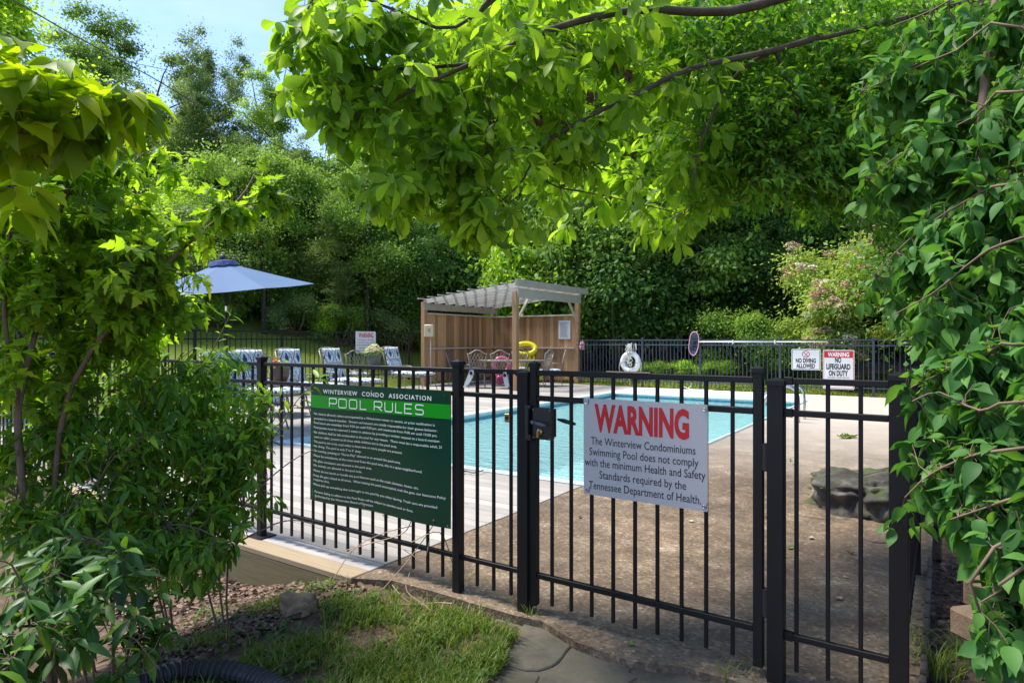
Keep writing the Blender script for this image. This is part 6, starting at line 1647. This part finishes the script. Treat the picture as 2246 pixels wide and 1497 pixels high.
shrub('d', 1140, 27.0, 1.7, 'bright vine covered mound behind the shelter roof', kz=1.5)
shrub('a', 1230, 26.6, 1.6, 'glossy leafed shrub above the right end of the shelter roof', kz=1.7)
shrub('b', 1290, 25.8, 1.4, 'dark shrub beside the right cedar post', kz=1.3)
shrub('a', 1620, 21.6, .85, 'low feathery shrub under the skimmer pole')
shrub('a', 1690, 20.9, .55, 'small leafy clump at the lawn edge left of the no diving sign')
shrub('d', 1420, 22.3, .40, 'low yellow green plant beyond the fence at the life ring', kz=.7)
shrub('d', 1490, 22.0, .42, 'low yellow green plant beyond the fence left of the net', kz=.7)
shrub('d', 1570, 21.5, .42, 'low yellow green plant beyond the fence right of the net', kz=.7)
shrub('b', 2190, 9.8, .8, 'dark shrub outside the right fence near the corner')
shrub('b', 2330, 6.8, .7, 'dark shrub outside the right fence behind the broad leaves')
shrub('b', 2480, 4.8, .6, 'dark shrub outside the right fence close to the camera')
# flowering shrub
X, Y = at(1850, 700, 19.6).x, 19.6
el = thing('flowering_shrub', 'large pale shrub with tan and pink flower heads beyond the far fence', 'shrub', (X, Y, tz(X, Y)))
m, C = crown_mesh(77, BM['elder'], 1.85, 1.85, 1.85, 26000, .125, 150, sig=.26, low=-.6, shell=.75, asp=.2)
setp(link('crown', m, el), None, None, None, 'stuff')
mb = MB()
for i in range(14): c = Vector(C[i*9]); mb.tube([(.1*math.sin(i), .1*math.cos(i), -.1), c*.5, c], [.035,.022,.008], 5)
mb.build('stems', M['twig'], el, smooth=True)
fm = [plain('tan_flower_head', (.50,.40,.19), .8, var=.3, scale=60), plain('pink_flower_head', (.50,.28,.22), .8, var=.3, scale=60), plain('cream_flower_head', (.72,.70,.50), .8, var=.2, scale=60)]
def head(seed):
    rr = random.Random(seed); mb = MB()
    for k in range(90):
        a = rr.random()*6.283; q = math.sqrt(rr.random()); c = Vector((q*math.cos(a), q*math.sin(a), .42*(1-q*q)+rr.uniform(-.08,.08)))
        d = rv().normalized()*.16; e = rv().normalized()*.16; b = len(mb.v); mb.v += [tuple(c-d), tuple(c+e), tuple(c+d), tuple(c-e)]; mb.f += [(b, b+1, b+2, b+3)]
    return mb
hm = [head(i).mesh('flower_head', fm[i % 3]) for i in range(3)]
rr = random.Random(9)
for i in range(290):
    c = Vector(C[rr.randrange(len(C))]); 
    if c.y > .6: continue
    o = c + Vector((c.x, c.y, c.z-1.85)).normalized()*rr.uniform(.30,.52)
    w = rr.random(); k = 0 if w < .5 else (1 if w < .85 else 2)
    link('flower_head', hm[k], el, loc=o, rot=(rr.uniform(-.2,.9), rr.uniform(-.5,.5), rr.random()*6), scale=rr.uniform(.11,.20))

# ---------------------------------------------------------------- ground plants
def blades(name, label, pts, hmin, hmax, w, mat, seed, seg=3, group=None):
    g = np.random.RandomState(seed); n = len(pts); Pp = np.array(pts); a = g.rand(n)*6.283; d = np.stack([np.cos(a), np.sin(a), np.zeros(n)], 1); h = hmin+(hmax-hmin)*g.rand(n)**1.5
    bend = (.25+.9*g.rand(n))*h; side = np.stack([-np.sin(a), np.cos(a), np.zeros(n)], 1); Vs = []
    for k in range(seg+1):
        f = k/seg; c = Pp + d*(bend*f*f)[:, None] + np.array([0, 0, 1])*(h*(f-.28*f*f))[:, None]; ww = w*(1-f**1.6)*.5*(.7+.6*g.rand(n)) if k < seg else np.zeros(n)
        Vs += [c - side*ww[:, None], c + side*ww[:, None]]
    V = np.stack(Vs, 1).reshape(-1, 3); i = np.arange(n)*(2*seg+2); T = []
    for k in range(seg): T += [np.stack([i+2*k, i+2*k+1, i+2*k+3], 1), np.stack([i+2*k, i+2*k+3, i+2*k+2], 1)]
    o = link(name, tri_mesh(name, V, np.concatenate(T), mat, np.repeat(g.rand(n), 2*seg+2))); setp(o, label, None, group, 'stuff'); return o
GRS = leafmat('grass_blades', [(.07,.12,.015),(.11,.20,.02),(.17,.27,.035),(.34,.32,.12)], transl=.42, rough=.5)
GRL = leafmat('lawn_blades', [(.09,.15,.012),(.14,.22,.018),(.20,.28,.03),(.28,.32,.06)], transl=.4, rough=.55)
g = np.random.RandomState(5)
def scat(n, fn, xr, yr, keep):
    out = []
    while len(out) < n:
        x, y = g.uniform(*xr), g.uniform(*yr); a, b = inv(x, y)
        if keep(x, y, a, b): out.append((x, y, tz(x, y)-.005))
    return out
def pxy(x, y, z=-.15): return 1123+FPX*x/y, 748.5+(H-z)*FPX/y
def near_grass(x, y, s, t):
    px, py = pxy(x, y, tz(x, y))
    if t > -.21 or (px > 830 and py < np.interp(px, [830,860,950,1050,1135,1180],[1262,1274,1298,1329,1354,1372])): return False
    if x > -.04+.27*(y-2.93)+.03*math.sin(y*20): return False
    dens = (px-380)/650 + (py-1300)/500 ; dens += .55*math.sin(x*7.0+y*3)*math.cos(y*9-x*4)
    clump = math.sin(x*31+math.sin(y*23)*2)*math.cos(y*37+math.sin(x*19)*2)
    return px > 330 and dens*(.70+.55*clump) > .36 + .62*g.rand()
blades('grass', 'bright green grass tufts on the bank in front of the gate', scat(22000, None, (-2.0, .25), (1.9, 4.1), near_grass), .04, .125, .0056, GRS, 3)
def tuft_pts(lst):
    out = []
    for px, py, z, r, n in lst:
        Y = (H-z)*FPX/(py-748.5); X = (px-1123)/FPX*Y
        for _ in range(n): a = g.rand()*6.283; q = r*g.rand(); out.append((X+q*math.cos(a), Y+q*math.sin(a), z-.01))
    return out
blades('grass', 'long green grass tufts at the post feet and right fence corner', tuft_pts([(760,1315,-.2,.07,90),(700,1330,-.22,.05,40),(1150,1350,-.05,.04,50),(1165,1372,-.05,.025,25),(1010,1300,-.08,.07,80),(620,1250,-.26,.05,40),(1590,1500,-.04,.03,12),(1640,1500,-.04,.03,10),(2050,1470,-.05,.12,130),(2010,1420,-.05,.06,60),(2110,1440,-.03,.08,60)]), .09, .24, .0055, GRS, 8)
blades('lawn_grass', 'bright mown lawn grass beyond the far fence', scat(42000, None, (-4, 22), (12, 30), lambda x, y, s, t: 16.2 < t < 20.8-.33*s+g.rand()*1.0 and -7 < s < 12 and abs(x/y) < .95), .05, .10, .022, GRL, 4, seg=1)
# leaf litter
LIT = leafmat('leaf_litter', [(.05,.030,.02),(.12,.073,.05),(.22,.142,.10),(.36,.27,.20)], transl=.12, rough=.75, tcol=(1.1,1,.8))
def litter(n, keep, xr, yr, seed, label):
    g2 = np.random.RandomState(seed); L = []
    for x, y, z in scat(n, None, xr, yr, keep):
        a = g2.rand()*6.283; L.append((Vector((x, y, z+.012+.02*g2.rand())), Vector((math.cos(a), math.sin(a), g2.uniform(-.35,.35))), Vector((g2.normal()*.5, g2.normal()*.5, 1)), g2.uniform(.022,.058)))
    me = leaves_mesh('leaf_litter', 'broad', L, LIT, (0,0,0)); setp(link('leaf_litter', me), label, None, None, 'stuff')
litter(8500, lambda x, y, s, t: t < -.22 and s < 1.35 and 250 < pxy(x, y, tz(x, y))[0] < 1130-.3*max(0, pxy(x, y)[1]-1400) and g.rand() < .45+.55*(1-min(1, max(0, (pxy(x,y)[0]-500)/650))), (-2.6, .25), (2.2, 4.9), 6, 'brown fallen leaves covering the soil left of the path')
litter(2600, lambda x, y, s, t: s > 4.14, (1.5, 3.9), (1.5, 4.6), 7, 'brown fallen leaves outside the right fence')
# clover-like weeds
WD = leafmat('weed_leaves', [(.04,.10,.02),(.07,.15,.03),(.11,.2,.03)], transl=.35, rough=.5)
L = []
for x, y, z in scat(150, None, (-1.9, 0), (2.3, 4.0), lambda x, y, s, t: t < -.3 and pxy(x, y)[0] > 420 and math.sin(x*9)*math.cos(y*8) > .1):
    for k in range(4):
        a = g.rand()*6.283; L.append((Vector((x, y, z+.03+.03*g.rand())), Vector((math.cos(a), math.sin(a), .1)), Vector((g.normal()*.2, g.normal()*.2, 1)), 0.02+.02*g.rand()))
for (px, py, k) in ((960,1280,26),(985,1300,20),(760,1390,14),(850,1420,18),(1120,1345,10),(1075,1340,10),(1800,1075,6),(1735,1020,5)):
    Y_ = (H+.1)*FPX/(py-748.5) if py > 1200 else 5.3; c = at(px, py, Y_)
    for j in range(k):
        a = g.rand()*6.283; q = .07*g.rand(); L.append((c+Vector((q*math.cos(a), q*math.sin(a), .05*g.rand())), Vector((math.cos(a), math.sin(a), .3)), Vector((0,0,1))+rv(.3), .045))
setp(link('ground_cover', leaves_mesh('ground_cover', 'broad', L, WD, (0,0,0))), 'small round leafed weeds among the litter', None, None, 'stuff')
# sprawling runners of dead vine at the bottom rail
vb = F(.9, -.2, 0); vt = thing('dead_vine', 'dry curling vine stems climbing the bottom rail near the deck end', 'vine', tuple(vb))
mb = MB(); rr = random.Random(12)
for q in (((720,1290,3.9),(770,1210,3.95),(830,1170,3.95),(900,1150,3.95)), ((760,1210,3.95),(820,1190,3.9),(880,1170,3.9),(905,1140,3.9)), ((840,1290,3.8),(900,1210,3.85),(960,1130,3.9),(935,1100,3.9)), ((860,1280,3.7),(900,1330,3.6),(960,1320,3.5),(990,1322,3.4)), ((900,1190,3.8),(960,1170,3.8),(1000,1240,3.8),(1010,1260,3.8)), ((940,1190,3.8),(930,1230,3.8),(900,1220,3.8),(880,1200,3.8)), ((900,1250,3.6),(890,1300,3.5),(940,1340,3.4),(900,1350,3.4)), ((720,1400,3.2),(800,1360,3.4),(860,1330,3.5),(930,1325,3.5))):
    mb.tube(smoothp([at(*a)-vb+rv(.008) for a in q], 4), .0028, 4, cap=False)
mb.build('stems', plain('dry_vine', (.36,.27,.17), .8, var=.2), vt)
for i, q in enumerate((((560,1500,2.9),(640,1440,3.1),(760,1360,3.4)), ((420,1330,3.3),(520,1340,3.3),(600,1300,3.5)), ((780,1452,3.0),(860,1400,3.2),(1000,1360,3.4)))):
    twig(['long dry stick across the leaf litter left of the grass', 'short dry stick in the litter under the left shrub', 'thin dry stick lying in the grass before the gate'][i], [on_ground(a, b, .03) for a, b, c in q], .006)
